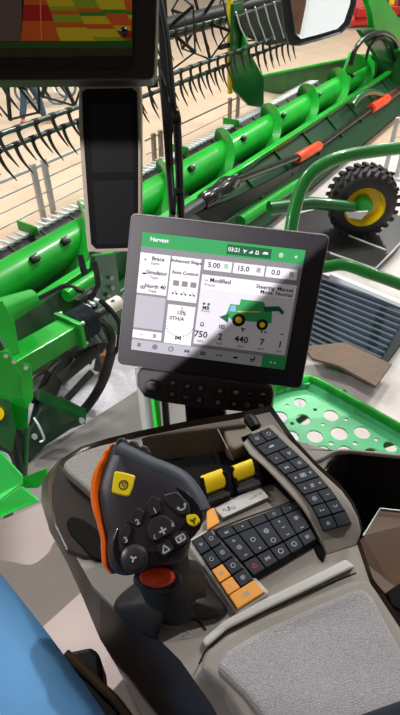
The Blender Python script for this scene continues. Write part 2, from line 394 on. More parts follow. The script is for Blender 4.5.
t = thing('hydraulic_lines', 'tangle of thin black hoses around the green box beam', 'hoses', HW(60, 345, -1.1))
for pp_, r_ in (([(36, 300), (52, 292), (66, 286), (84, 292)], .022), ([(50, 372), (66, 358), (84, 352), (104, 346), (118, 352)], .03), ([(40, 392), (54, 366), (72, 356), (92, 362)], .028),
                ([(100, 300), (112, 312), (120, 326), (118, 350)], .022), ([(26, 384), (44, 372), (60, 380), (70, 372)], .02), ([(94, 262), (98, 284), (90, 300)], .026), ([(84, 318), (100, 322), (112, 334), (110, 352)], .035)):
    m = MB(); m.tube(spline([PT(x, y, 4.35+.02*k) for k, (x, y) in enumerate(pp_)], 6), r_, BLACKG, 8); m.build('hose', t, smooth=True)
t = thing('valve_block', 'small steel valve block with fittings behind the box beam', 'valve', HW(70, 300, -.8))
m = MB(); c_ = PT(84, 300, 4.75); m.box(c_, HD*.10, HN*.05, UP*.07, STEELD); m.build('valve_body', t, bevel=.01)
for k in range(3):
    m = MB(); m.tube([c_+HD*(-.06+.06*k)-HN*.04+UP*.0, c_+HD*(-.06+.06*k)-HN*.13], .02, STEEL, 8); m.build('fitting', t, smooth=True)
t = thing('lower_linkage', 'dark green and black lower linkage under the hitch plates at the left edge', 'linkage', P(10, 470, .3))
m = MB(); m.prism([PT(x, y, 3.7) for x, y in [(-10, 425), (20, 428), (26, 440), (28, 470), (16, 476), (8, 462), (-10, 456)]], (0, .1, .05), mat('dark_green_steel', (26, 54, 38), .6)); m.build('link_casting', t, bevel=.01)  # casting in one even dark green
m = MB(); m.tube([PT(12, 430, 3.6), PT(22, 480, 3.6)], .03, STEELD, 10); m.build('link_rod', t, smooth=True)
m = MB(); m.tube([PT(27, 425, 3.65), PT(24, 482, 3.65)], .022, GREEN_D, 10); m.build('link_tube', t, smooth=True)
m = MB(); m.tube(spline([PT(-5, 452, 3.5), PT(6, 456, 3.5), PT(10, 468, 3.5), PT(4, 476, 3.5)], 4), .018, STEEL, 8); m.build('hose_fitting', t, smooth=True)
t = thing('support_frame', 'dark steel linkage frame under the square green beam', 'frame', P(45, 440, .1))
m = MB()
for a_, b_, r_ in (((34, 430), (70, 352), .06), ((44, 420), (60, 378), .035), ((30, 400), (64, 380), .04), ((60, 380), (96, 350), .05), ((24, 470), (40, 400), .045), ((66, 400), (92, 372), .03)):
    m.tube([PT(a_[0], a_[1], 4.3), PT(b_[0], b_[1], 4.4)], r_, STEELD, 8)
m.build('linkage_bar', t, smooth=True)
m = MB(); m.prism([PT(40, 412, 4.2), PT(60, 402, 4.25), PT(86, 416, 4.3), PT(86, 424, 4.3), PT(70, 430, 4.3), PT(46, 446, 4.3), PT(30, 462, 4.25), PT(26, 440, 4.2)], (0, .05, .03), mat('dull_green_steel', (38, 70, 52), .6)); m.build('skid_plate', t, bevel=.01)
m = MB(); m.prism([PT(36, 400, 4.2), PT(40, 398, 4.2), PT(86, 418, 4.2), PT(84, 423, 4.2)], (0, .06, .05), GREEN_D); m.build('tie_bar', t, bevel=.008)
for x, y in ((34, 436), (81, 420)):
    m = MB(); m.tube([PT(x, y, 4.2), PT(x+1, y+1, 4.1)], .022, STEEL, 8); m.build('bolt', t)
m = MB(); m.tube(spline([PT(34, 418, 4.15), PT(40, 428, 4.1), PT(44, 439, 4.1), PT(40, 442, 4.1)], 5), .010, STEEL, 6); m.build('hook', t, smooth=True)
t = thing('guard_plate', 'folded light green guard plate in the lower left window', 'guard', P(10, 490, 1.4))
pg = mat('light_green_paint', (52, 215, 90), .35, coat=.4)
m = MB(); m.prism([PT(-20, 440, 2.6), PT(0, 452, 2.6), PT(21, 475, 2.6), PT(21, 484, 2.6), PT(0, 500, 2.55), PT(-20, 505, 2.55)], (0, .02, -.03), pg); m.build('upper_fold', t, bevel=.004)
m = MB(); m.prism([PT(-20, 506, 2.54), PT(0, 501, 2.54), PT(21, 486, 2.58), PT(39, 501, 2.6), PT(0, 517, 2.5), PT(-20, 525, 2.5)], (0, .02, -.03), pg); m.build('lower_fold', t, bevel=.004)
q_ = PT(-12, 470, 2.62); m = MB(); m.tube([q_, Vector((q_.x, q_.y, 0))], .03, GREEN_D, 10); m.build('plate_leg', t)
m = MB(); m.prism([PT(20, 488, 2.7), PT(21, 478, 2.7), PT(46, 468, 2.75), PT(48, 478, 2.75), PT(36, 488, 2.72)], (0, .02, -.03), GREEN); m.build('rear_fold', t, bevel=.004)

# ---- drive shaft on the right of the wiper
t = thing('drive_shaft', 'telescopic black drive shaft with two orange-red guard sleeves', 'drive shaft', HW(250, 190, -.75))
def hp(x, y): return HW(x, y, -.75)
ps = [hp(150, 240), hp(204, 203)]
m = MB(); m.tube([hp(150, 236), hp(206, 200)], .065, mat('shaft_grey', (74, 78, 80), .3, metal=.4), 16); m.build('outer_shaft', t, smooth=True)
m = MB(); m.tube([hp(202, 203), hp(204, 201), hp(212, 196), hp(214, 194), hp(222, 189), hp(226, 186), hp(230, 184), hp(236, 180)], [.08, .10, .105, .09, .11, .12, .10, .06], BLACKG, 18); m.build('universal_joint', t, smooth=True)
m = MB(); m.tube([hp(234, 181), hp(300, 156)], .05, BLACKG, 14); m.build('inner_shaft', t, smooth=True)
m = MB(); m.tube([hp(297, 158.5), hp(298, 158), hp(318, 146.5), hp(319, 146)], [.07, .08, .08, .07], REDOR, 18); m.build('guard_sleeve', t, smooth=True)
m = MB(); m.tube([hp(318, 146.7), hp(372, 108)], .045, BLACKG, 14); m.build('middle_shaft', t, smooth=True)
m = MB(); m.tube([hp(371, 108.5), hp(372, 108), hp(386, 99), hp(387, 98.5)], [.09, .1, .1, .09], REDOR, 18); m.build('guard_sleeve', t, smooth=True)
m = MB(); m.tube([hp(386, 99), hp(425, 72)], .09, mat('maroon_shaft', (70, 30, 30), .4), 14); m.build('far_shaft', t, smooth=True)
t = thing('diagonal_strut', 'glossy green strut running diagonally below the drive shaft', 'strut', HW(250, 220, -.8))
m = MB(); m.tube([HW(240, 222, -.85), HW(306, 178, -.85), HW(330, 160, -.85)], .085, GREEN, 16); m.build('strut_tube', t, smooth=True)
m = MB(); m.prism([HW(196, 214, -.8), HW(240, 196, -.8), HW(300, 165, -.8), HW(296, 176, -.8), HW(236, 212, -.8), HW(214, 226, -.8)], HN*.03, BLACK); m.build('dark_channel', t)
t = thing('wrapped_cover', 'crumpled clear plastic cover catching light near the wiper', 'cover', HW(215, 190, -.6))
rn = random.Random(3); m = MB(); rows = []
for j in range(8):
    rows.append([HW(202+i*4+rn.uniform(-1, 1)+j*.3, 193-i*2.2+j*1.8, -.62-.03*rn.random()) for i in range(10)])
m.loft(rows, mat('clear_wrap', (120, 190, 150), .12, coat=1), cap=False, closed=False); o = m.build('wrap_sheet', t, smooth=True); o.modifiers.new('s', 'SOLIDIFY').thickness = .006
# small green members, low right
t = thing('roller_cover', 'dark green arched roller cover beneath the auger end', 'cover', HW(360, 100, -.55))
m = MB(); m.tube(spline([HW(352, 106, -.7), HW(360, 96, -.7), HW(372, 92, -.7), HW(384, 96, -.7)], 4), .06, GREEN_D, 10); m.build('arched_cover', t, smooth=True)
# far right green arm + hoses
t = thing('end_arm', 'broad green end arm rising at the top right corner', 'machine arm', HS(10.2, -.3, .8))
m = MB(); m.prism([HW(366, -6, -.35), HW(382, -6, -.35), HW(402, 22, -.35), HW(430, 40, -.35), HW(430, 66, -.35), HW(404, 58, -.35), HW(380, 46, -.35), HW(374, 30, -.35), HW(372, 12, -.35)], HN*.12, GREEN); m.build('arm_casting', t, bevel=.02)
m = MB(); m.prism([HW(360, 30, -.45), HW(374, 28, -.45), HW(402, 48, -.45), HW(402, 66, -.45), HW(380, 60, -.45)], HN*.1, GREEN_D); m.build('arm_gusset', t, bevel=.02)
t = thing('hydraulic_hose', 'pair of black hydraulic hoses arching at the auger end', 'hose', HW(370, 50, -.2))
for pp, r_ in (([(350, 66), (356, 48), (368, 36), (384, 33), (396, 42), (400, 60)], .045), ([(366, 60), (370, 46), (380, 38), (390, 44), (396, 66)], .03)):
    m = MB(); m.tube(spline([HW(x, y, -.5) for x, y in pp], 6), r_, BLACKG, 8); m.build('hose', t, smooth=True)
# red planter machine far away
rp = P(372, 26, 0)
t = thing('red_seed_drill', 'distant red farm implement with colourful rows, top right corner', 'farm implement', rp)
RED = mat('red_paint', (190, 35, 25), .4)
m = MB(); m.box(rp+Vector((-.2, .4, .5)), (.9, .35, 0), (-.3, .7, 0), (0, 0, .14), RED); m.prism([rp+Vector((-1.1, -.6, .1)), rp+Vector((.4, -.3, .1)), rp+Vector((.0, 0, 1.2)), rp+Vector((-.8, -.1, 1.0))], (0, .3, 0), RED); m.build('implement_frame', t, bevel=.03)
for k in range(8):
    m = MB(); c = rp+Vector((.6+k*.45, 1+k*.3, .5)); m.tube([c-Vector((.08, 0, 0)), c+Vector((.08, 0, 0))], .42, RED if k % 2 else mat('grey_disc', (90, 70, 60), .5), 18); m.build('disc', t, smooth=True)
    if k < 7:
        m = MB(); m.box(c+Vector((.2, 0, .35)), (.15, 0, 0), (0, .2, 0), (0, 0, .25), YELLOW if k % 3 == 0 else GREEN_D); m.build('seed_hopper', t, bevel=.02)

# ---- gauge wheel on its black ramp
wc = P(362, 201, .585)
axis = (-HD*.80-HN*.32+Vector((.1, -.2, 0))).normalized(); axis = Vector((axis.x, axis.y, 0)).normalized()
t = thing('gauge_wheel', 'chunky black tractor tyre on a yellow rim at the right', 'wheel', Vector((wc.x, wc.y, .16)))
sidev = axis.cross(UP)
def lathe(mb, c, ax, prof, m, n=40):
    e1 = ax.cross(UP).normalized(); e2 = ax.cross(e1)
    mb.loft([[c+ax*a+(e1*math.cos(q)+e2*math.sin(q))*r for q in [2*math.pi*k/n for k in range(n)]] for a, r in prof], m, cap=False)
hw = .20; R = .435
m = MB(); lathe(m, wc, axis, [(hw*.6, .24), (hw*.95, .255), (hw, .32), (hw*.92, .38), (hw*.7, R-.02), (0, R), (-hw*.7, R-.02), (-hw*.92, .38), (-hw, .32), (-hw*.95, .255), (-hw*.6, .24)], RUBBER)
e1 = axis.cross(UP).normalized(); e2 = axis.cross(e1)
for k in range(26):
    q = 2*math.pi*k/26; e = e1*math.cos(q)+e2*math.sin(q); tg = axis.cross(e)
    for sgn in (1, -1):
        q2 = q+(sgn-1)*math.pi/52; e = e1*math.cos(q2)+e2*math.sin(q2); tg = axis.cross(e)
        a_ = (axis*sgn*.075+tg*.035); m.box(wc+e*(R-.005)+axis*sgn*.085, a_, tg*.026, e*.028, RUBBER)
m.build('tyre', t, smooth=True)
YR = mat('rim_yellow', (245, 205, 15), .3, coat=.4)
m = MB(); lathe(m, wc, axis, [(hw*1.0, .262), (hw*.9, .25), (hw*.5, .235), (hw*.1, .22), (0, .12), (.02, .11), (.03, 0.001)], YR)
lathe(m, wc, axis, [(-hw*.9, .255), (-hw*.5, .235), (-.0, .22)], YR); m.build('rim', t, smooth=True)
m = MB(); m.tube([wc+axis*.02, wc+axis*.17, wc+axis*.20], [.11, .11, .09], GREEN, 20); m.build('hub', t, smooth=True)
ar = PT(312, 203, 6.6)
m = MB(); m.tube(spline([wc+axis*.26-Vector((.16, 0, -.03)), wc+axis*.28-Vector((.30, 0, -.06)), ar, ar+(ar-wc)*.8-UP*.05], 1), [.07, .075, .08, .09], GREEN_D, 14); m.build('wheel_arm', t, smooth=True)
m = MB(); m.prism([wc+axis*.32+sidev*a+UP*b for a, b in ((-.02, .02), (.24, .0), (.30, .06), (.22, -.08), (.05, -.10))], axis*.03, STEEL); m.build('axle_bracket', t, bevel=.005)
t = thing('display_ramp', 'low black ramp with silver trim under the yellow-rimmed wheel', 'ramp', P(352, 245, 0))
pr = [(296, 214), (332, 205), (362, 204), (402, 216), (402, 240), (391, 252), (375, 268), (330, 252), (300, 244)]
m = MB(); m.prism([P(x, y, .15) for x, y in pr], (0, 0, -.12), mat('ramp_black', (24, 24, 26), .35, bump=.2, bscale=30)); m.build('ramp_deck', t, bevel=.01)
m = MB(); m.tube([P(330, 253, .155), P(375, 269, .155), P(391, 253, .155), P(402, 241, .155)], .012, GALV, 6); m.tube([P(340, 232, .16), P(386, 250, .16)], .012, GALV, 6); m.build('edge_trim', t)
# glass reflections, built as a slatted grate and a brown sheet
t = thing('grate_reflection', 'reflection right of the touchscreen, built as a blue-grey slatted grate', 'grate', P(350, 320, 0))
LB = mat('louver_blue', (62, 72, 88), .8); LD = mat('louver_dark', (34, 38, 46), .8)
c4 = [(312, 270), (410, 306), (410, 330), (372, 382), (300, 344)]
m = MB(); m.prism([P(x, y, .1) for x, y in c4], (0, 0, -.06), LD); m.build('reflection_base', t)
m = MB()
for i in range(13):
    k = i/12
    a_ = P(312-10*k, 276+64*k, .13); b_ = P(408-36*k, 311+64*k, .13)
    dv = (b_-a_).normalized(); nv = Vector((-dv.y, dv.x, 0)); m.box((a_+b_)/2, (b_-a_)/2, nv*.018, (0, 0, .02), LB)
m.build('slat', t)
t = thing('board_reflection', 'brown reflection built as a small board against the slatted one', 'board', P(345, 355, .1))
m = MB(); m.prism([P(x, y, .2) for x, y in [(304, 346), (345, 342), (392, 364), (376, 386), (340, 366), (312, 358)]], (0, 0, -.03), LEATHER); m.build('reflection_panel', t, bevel=.004)
t = thing('kerb_strip', 'bright white edging strip above the slatted reflection', 'strip', P(360, 280, 0))
m = MB(); m.prism([P(x, y, .2) for x, y in [(330, 274), (334, 273), (402, 301), (402, 304)]], (0, 0, -.1), mat('white_strip', (235, 235, 238), .5)); m.build('strip', t)

# ---- visitors beyond the reel
def visitor(name, label, base, head, trouser, top, shoe, seed=0):
    t = thing(name, label, 'person', base)
    f = Vector(head).normalized(); l = Vector((-f.y, f.x, 0)); b = Vector(base)
    def q(a, c, z): return b+f*a+l*c+UP*z
    SK = mat('skin', (205, 150, 120), .5)
    nd = {'pel': (q(0, 0, .98), .13), 'wst': (q(.0, 0, 1.12), .12), 'chs': (q(.02, 0, 1.34), .15), 'nk': (q(.02, 0, 1.5), .055), 'hd0': (q(.03, 0, 1.58), .07), 'hd1': (q(.04, 0, 1.68), .095), 'hd2': (q(.03, 0, 1.75), .07)}
    ed = [('pel', 'wst'), ('wst', 'chs'), ('chs', 'nk'), ('nk', 'hd0'), ('hd0', 'hd1'), ('hd1', 'hd2')]
    for sg, st in ((1, .22), (-1, -.2)):
        s_ = str(sg); nd.update({'hp'+s_: (q(0, .09*sg, .92), .095), 'kn'+s_: (q(st*.6+.04, .1*sg, .5), .062), 'an'+s_: (q(st, .1*sg, .09), .045), 'to'+s_: (q(st+.15, .11*sg, .04), .04),
                   'sh'+s_: (q(0, .19*sg, 1.4), .06), 'el'+s_: (q(-.05*sg, .25*sg, 1.12), .045), 'wr'+s_: (q(.1, .24*sg, .88), .03), 'fn'+s_: (q(.13, .24*sg, .78), .03)})
        ed += [('pel', 'hp'+s_), ('hp'+s_, 'kn'+s_), ('kn'+s_, 'an'+s_), ('an'+s_, 'to'+s_), ('chs', 'sh'+s_), ('sh'+s_, 'el'+s_), ('el'+s_, 'wr'+s_), ('wr'+s_, 'fn'+s_)]
    skinned('body', t, nd, ed, SK)
    g = lambda k, x: (nd[k][0], nd[k][1]+x)
    n2 = {k: g(k, .012) for k in ('pel', 'hp1', 'hp-1', 'kn1', 'kn-1')}
    for s_ in ('1', '-1'): n2['an'+s_] = (nd['an'+s_][0]+UP*.03, .07)
    skinned('trousers', t, n2, [('pel', 'hp1'), ('hp1', 'kn1'), ('kn1', 'an1'), ('pel', 'hp-1'), ('hp-1', 'kn-1'), ('kn-1', 'an-1')], trouser)
    n3 = {k: g(k, .022) for k in ('chs', 'wst', 'pel', 'sh1', 'sh-1', 'el1', 'el-1', 'wr1', 'wr-1')}
    skinned('jacket', t, n3, [('chs', 'wst'), ('wst', 'pel'), ('chs', 'sh1'), ('sh1', 'el1'), ('el1', 'wr1'), ('chs', 'sh-1'), ('sh-1', 'el-1'), ('el-1', 'wr-1')], top)
    for s_ in ('1', '-1'):
        a_ = nd['an'+s_][0]; m = MB(); m.loft([[a_+f*x+l*(w*c_)+UP*(z*s2-.05) for c_, s2 in ((-1, -.35), (1, -.35), (.9, .5), (0, 1), (-.9, .5))] for x, w, z in ((-.07, .035, .06), (.0, .045, .07), (.12, .05, .05), (.2, .03, .03))], shoe); m.build('shoe', t, smooth=True, subsurf=1)
    m = MB(); lathe(m, nd['hd1'][0]-f*.02+UP*.03, UP, [(-.03, .105), (.03, .11), (.08, .08), (.105, .01)], mat('hair_brown', (60, 42, 30), .7), 16); m.build('hair', t, smooth=True)
    return t
sb = P(34, 124, 0)
visitor('person', 'walking person in blue jeans and tan shoes beyond the reel, upper left', (sb.x, sb.y, 0), P(60, 124, 0)-sb, mat('jeans', (60, 84, 110), .8), mat('grey_coat', (90, 90, 95), .8), mat('tan_shoe', (190, 100, 60), .6))
sw = P(58, 104, 0)
t = thing('pushchair', 'pushchair with thin grey spoked wheels beside the walking person', 'pushchair', (sw.x, sw.y, 0))
for dx_, dy_ in ((-.0, 0), (.1, .6), (-.75, .1)):
    c = Vector((sw.x+dx_, sw.y+dy_, .24)); m = MB()
    ring = [c+Vector((math.cos(q), 0, math.sin(q)))*.24 for q in [2*math.pi*k/24 for k in range(25)]]
    m.tube(ring, .03, mat('grey_tyre', (90, 110, 120), .5), 8, cap=False)
    for k in range(8): m.tube([c, c+Vector((math.cos(k*.785), 0, math.sin(k*.785)))*.23], .006, STEEL, 5)
    m.build('spoked_wheel', t, smooth=True)
m = MB(); m.tube([Vector((sw.x, sw.y, .24)), Vector((sw.x-.35, sw.y+.3, .6)), Vector((sw.x-.75, sw.y+.1, .24))], .018, STEEL, 6); m.tube([Vector((sw.x-.35, sw.y+.3, .6)), Vector((sw.x+.25, sw.y+.3, 1.0))], .018, STEEL, 6); m.build('chassis', t)
m = MB(); m.loft([[Vector((sw.x-.35+x, sw.y+.3+y, z)) for x, y in ((-.2*k, -.18), (.25*k, -.18), (.25*k, .18), (-.2*k, .18))] for z, k in ((.5, .8), (.6, 1), (.95, 1.2))], mat('pram_cloth', (50, 50, 56), .8)); m.build('seat_shell', t, bevel=.03)

# ================================================================== OUTSIDE OF THE CAB
t = thing('access_platform', 'perforated glare-paled green access platform right of the keypad strip', 'platform', P(330, 430, 2.1))
zp = 2.2; o = P(330, 430, zp); c0 = Vector((1, 0, 0)); c1 = Vector((0, 1, 0))
def pl(x, y): w = P(x, y, zp)-o; return (w.x, w.y)
outl = [pl(x, y) for x, y in [(236, 442), (248, 418), (262, 400), (280, 390), (312, 386), (404, 436), (460, 470), (460, 520), (236, 500)]]
holes = []
for x, y, r in [(331, 416, .021), (362, 433, .022), (339, 434, .023), (345, 452, .02), (300, 403, .018), (280, 417, .02), (303, 420, .02), (291, 437, .021), (315, 437, .022), (323, 452, .02), (268, 404, .016), (372, 455, .022), (260, 424, .018), (390, 447, .018), (346, 420, 0.006), (376, 440, .006), (323, 425, .006), (331, 444, .007), (355, 444, .007), (292, 424, .006), (306, 445, .006), (287, 406, .006), (315, 410, .006), (274, 428, .006)]:
    r *= 1.22; c = pl(x, y); holes.append([(c[0]+r*math.cos(-q), c[1]+r*math.sin(-q)) for q in [2*math.pi*k/16 for k in range(16)]])
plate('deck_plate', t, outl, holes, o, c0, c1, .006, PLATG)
m = MB(); lip = spline([P(x, y, zp+.03) for x, y in [(240, 425), (262, 396), (280, 385), (304, 379), (322, 384), (400, 428), (460, 462)]], 6)
m.tube(lip, .0155, GREEN, 12); m.build('edge_tube', t, smooth=True)
m = MB()
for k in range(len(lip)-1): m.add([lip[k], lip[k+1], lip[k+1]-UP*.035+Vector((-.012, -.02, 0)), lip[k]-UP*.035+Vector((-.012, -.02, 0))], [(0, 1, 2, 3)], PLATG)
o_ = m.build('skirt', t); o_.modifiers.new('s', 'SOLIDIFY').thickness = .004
m = MB(); m.tube([P(252, 452, zp-.05), P(330, 400, zp-.05), P(345, 392, zp-.05)], .012, GREEN_D, 8); m.tube([P(300, 470, zp-.05), P(400, 440, zp-.05)], .012, GREEN_D, 8); m.build('under_rib', t)
t = thing('guard_rail', 'curved green tube rail bending over toward the wheel', 'rail', PT(290, 300, 1.6))
m = MB(); m.tube(spline([PT(262, 440, 1.75), PT(276, 340, 1.63), PT(290, 236, 1.6), PT(296, 204, 1.6), PT(304, 183, 1.6), PT(318, 168, 1.6), PT(345, 156, 1.62), PT(400, 148, 1.68), PT(470, 142, 1.75)], 6), .0205, RAILG, 14); m.build('rail_tube', t, smooth=True)
t = thing('guard_rail', 'lower green tube rail emerging from behind the touchscreen to the right edge', 'rail', PT(340, 265, 1.6))
m = MB(); m.tube(spline([PT(262, 438, 1.74), PT(270, 300, 1.66), PT(290, 272, 1.64), PT(325, 267, 1.62), PT(345, 265, 1.6), PT(372, 274, 1.6), PT(402, 285, 1.62), PT(470, 310, 1.66)], 6), .0185, RAILG, 14); m.build('rail_tube', t, smooth=True)
t = thing('ladder_post', 'narrow green and grey upright post below the touchscreen', 'post', P(156, 440, 2.1))
def dn0(p): return Vector((p.x, p.y, 0))
m = MB(); m.tube([PT(153, 376, 1.7), PT(159, 440, 1.75), dn0(PT(159, 440, 1.75))], .014, GREEN, 10); m.build('green_tube', t, smooth=True)
m = MB(); m.tube([PT(141, 368, 1.6), PT(150, 445, 1.65)], .02, mat('grey_post', (130, 136, 134), .4), 10); m.build('grey_tube', t, smooth=True)
m = MB(); m.tube([PT(163, 376, 1.72), PT(168, 440, 1.75)], .012, BLACK, 8); m.build('seal_strip', t, smooth=True)
# mirror
t = thing('wing_mirror', 'large rear-view mirror with black rim at the top centre right', 'mirror', PT(320, 20, 2.6))
mo = [(276, -40), (366, -60), (356, 6), (350, 26), (341, 34), (322, 40), (300, 46), (289, 46), (284, 30)]
nrm = ray(320, 10)
m = MB(); m.prism([PT(x, y, 2.5) for x, y in mo], nrm*.10, BLACKG); m.build('housing', t, bevel=.012)
gi = [(286, -36), (358, -52), (350, 4), (344, 22), (337, 29), (320, 34), (301, 39), (296, 34)]
m = MB(); m.prism([PT(x, y, 2.488) for x, y in gi], nrm*.01, mat('mirror_glass', (246, 248, 250), .25)); m.build('mirror_glass', t)  # the mirror's reflection put in as an even near-white
m = MB(); m.prism([PT(x, y, 2.478) for x, y in [(287, -30), (308, -34), (306, 4), (300, 34), (296, 33)]], nrm*.008, LEATHER); m.build('rim_cover', t)
m = MB(); m.tube([PT(320, -40, 2.65), PT(340, -120, 2.2), PT(330, -200, 1.7)], .025, BLACK, 10); m.build('mirror_arm', t, smooth=True)
# wiper
t = thing('windshield_wiper', 'tall black wiper arm and blade parked upright on the windshield', 'wiper', PT(172, 200, 1.12))
m = MB(); m.prism([PT(x, y, 1.12) for x, y in [(157, -10), (163, -10), (169, 70), (176, 215), (170, 216), (161, 100)]], ray(165, 100)*.02, BLACKG); m.build('blade_carrier', t, bevel=.002)
m = MB(); m.tube([PT(160, 60, 1.14), PT(165, 120, 1.14), PT(172, 217, 1.14)], .006, RUBBER, 8); m.build('wiper_blade', t)
m = MB(); m.tube(spline([PT(158, -10, 1.09), PT(167, 38, 1.09), PT(174, 110, 1.10), PT(179, 170, 1.1), PT(181, 218, 1.1)], 6), .0065, BLACK, 8); m.tube(spline([PT(176, 112, 1.095), PT(178, 140, 1.095), PT(181, 216, 1.095)], 3), .0085, BLACK, 8); m.build('wiper_arm', t, smooth=True)
m = MB(); m.tube(spline([PT(157, 62, 1.1), PT(166, 84, 1.1), PT(172, 116, 1.1), PT(171, 150, 1.11), PT(175, 210, 1.11)], 5), .003, RUBBER, 6); m.build('washer_hose', t, smooth=True)
for x, y in ((153, 84), (176, 120), (178, 192)):
    m = MB(); m.tube([PT(x-3, y, 1.09), PT(x+5, y-1, 1.09)], .008, BLACKG, 8); m.build('clip', t)
# windshield glass
gl = bpy.data.materials.new('cab_glass'); gl.use_nodes = True; nt = gl.node_tree; nt.nodes.clear()
o_ = nt.nodes.new('ShaderNodeOutputMaterial'); tr = nt.nodes.new('ShaderNodeBsdfTransparent'); gs = nt.nodes.new('ShaderNodeBsdfGlossy'); mx = nt.nodes.new('ShaderNodeMixShader'); lw = nt.nodes.new('ShaderNodeFresnel')
lw.inputs['IOR'].default_value = 1.18; tr.inputs['Color'].default_value = (.94, .97, .95, 1); gs.inputs['Roughness'].default_value = .02; gs.inputs['Color'].default_value = (.9, .9, .9, 1)
nt.links.new(lw.outputs[0], mx.inputs[0]); nt.links.new(tr.outputs[0], mx.inputs[1]); nt.links.new(gs.outputs[0], mx.inputs[2]); nt.links.new(mx.outputs[0], o_.inputs[0])
m = MB(); zt, zbm = 4.1, 2.33
arc = [Vector((-1.9, .75, 0)), Vector((-1.1, 1.0, 0)), Vector((-.4, 1.18, 0)), Vector((.3, 1.24, 0)), Vector((1.0, 1.2, 0)), Vector((1.8, 1.0, 0))]
arc = spline(arc, 4)
m.loft([[a+UP*zt+Vector((0, -.08, 0)) for a in arc], [a+UP*zbm for a in arc]], gl, cap=False, closed=False)
wn = m.build('window_front', smooth=True); struct(wn)
# cab floor and shell
CABF = mat('cab_floor', (172, 158, 152), .55, bump=.15, bscale=200, var=.06, vscale=6)
zf = 2.3
fa = P(-60, 546, zf); fb_ = P(0, 519, zf); fc = P(42, 501, zf); fd = P(60, 494, zf)
pts = [fa+(fa-fd)*2.0, fa, fb_, fc, fd, P(180, 470, zf), P(420, 480, zf), Vector((1.6, -1.2, zf)), Vector((-2.2, -1.2, zf))]
struct(MB().prism(pts, (0, 0, -.08), CABF).build('floor_cab', bevel=.01))

# ================================================================== CONSOLE
zc = 2.92
t = thing('control_console', 'beige armrest control console with keypads, slots and textured elbow pad', 'console', P(200, 600, 2.35))
CON = t
Aout = [(215, 800), (160, 715), (120, 663), (100, 639), (82, 596), (66, 560), (50, 532), (41, 502), (42, 480), (57, 462), (80, 449), (110, 441), (140, 434), (190, 424), (238, 416), (272, 409), (296, 444), (318, 468), (340, 488), (354, 508), (361, 530), (359, 545), (372, 583), (402, 628), (440, 700), (470, 800)]
Bin = [(262, 800), (212, 705), (180, 660), (152, 632), (113, 606), (92, 585), (72, 550), (57, 510), (55, 484), (64, 467), (84, 453), (112, 444), (141, 437), (190, 427), (238, 419), (270, 412), (294, 446), (316, 470), (338, 490), (352, 509), (359, 530), (357, 544), (370, 583), (400, 628), (438, 700), (468, 800)]
lowz = [zc-.09]*8+[zc-.07, zc-.05, zc-.03]+[zc-.012]*5+[zc-.02]*10
r0 = [P(x, y, z) for (x, y), z in zip(Aout, lowz)]; r1 = [P(x, y, zc) for x, y in Bin]
cen = sum(r0, Vector())/len(r0)
rb_ = [Vector((cen.x+(p.x-cen.x)*.8, cen.y+(p.y-cen.y)*.8, 2.33)) for p in r0]; rm = [Vector((cen.x+(p.x-cen.x)*.94, cen.y+(p.y-cen.y)*.94, p.z-.12)) for p in r0]
rh = [(a*.35+b*.65)+UP*.012 for a, b in zip(r0, r1)]
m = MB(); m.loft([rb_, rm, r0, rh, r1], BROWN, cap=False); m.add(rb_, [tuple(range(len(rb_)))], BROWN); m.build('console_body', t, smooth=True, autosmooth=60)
m = MB(); r1b = [p+UP*.0 for p in r1]; m.prism(r1b, (0, 0, -.01), BEIGE); m.build('top_panel', t)
def cpoly(name, pts, z, th, mt, bevel=.0015, n=0, smooth=False):
    if n: pts = sp2(pts, n)
    m = MB(); m.prism([P(x, y, z) for x, y in pts], (0, 0, -th), mt); return m.build(name, CON, bevel=bevel)
cpoly('front_hood', [(62, 466), (72, 456), (90, 448), (112, 442), (136, 439), (150, 470), (122, 505), (107, 512), (92, 494), (76, 480)], zc+.020, .03, mat('hood_texture', (158, 154, 152), .6, bump=.8, bscale=420), .006, 2)
cpoly('slope_shade', [(51, 486), (59, 464), (78, 482), (92, 494), (104, 508), (108, 556), (92, 558), (84, 558), (66, 551), (54, 526), (51, 508)], zc+.004, .01, BROWN, .003)  # flat panel; the shade inside the rim is put into its brown
cpoly('recess_shade', [(66, 522), (72, 516), (84, 519), (96, 528), (107, 538), (108, 556), (100, 560), (91, 557), (82, 547), (70, 534)], zc+.006, .01, DARKR, .003, 2)  # flat black insert standing in for the dark of the hand recess
# hood behind the paddle recess
m = MB(); hb = [(140, 437), (165, 431), (200, 425), (238, 418), (248, 424)]; hf = [(146, 464), (170, 460), (195, 454), (222, 447), (240, 452)]
m.loft([[P(x, y, zc+.035) for x, y in hb], [P(x, y, zc+.002) for x, y in hf], [P(x, y, zc-.02) for x, y in hf], [P(x, y, zc-.02) for x, y in hb]], mat('hood_taupe', (72, 61, 48), .5, bump=.1, bscale=700)); m.build('rear_hood', t, bevel=.003)
m = MB(); m.prism([P(x, y, zc+.03) for x, y in [(222, 427), (240, 417), (256, 434), (246, 444), (234, 450), (228, 446)]], (0, 0, -.03), mat('lit_taupe', (118, 106, 94), .5)); m.build('hood_lit_wedge', t, bevel=.004)  # paler wedge: light falling on the hood put into the colour
m = MB(); m.tube([P(217, 428, zc+.033), P(228, 449, zc+.033), P(233, 460, zc+.016)], .0008, BEIGE, 6); m.build('hood_ridge', t)
m = MB(); m.tube(spline([P(248, 420, zc+.02), P(251, 421, zc+.022), P(255, 428, zc+.02)], 4), .010, BLACK, 12); m.build('cable_grommet', t, smooth=True)
cpoly('paddle_recess', [(148, 466), (170, 461), (195, 455), (222, 448), (240, 452), (256, 462), (268, 474), (272, 482), (261, 485), (232, 495), (203, 506), (190, 500), (150, 500)], zc+.005, .012, DARKR, .002)
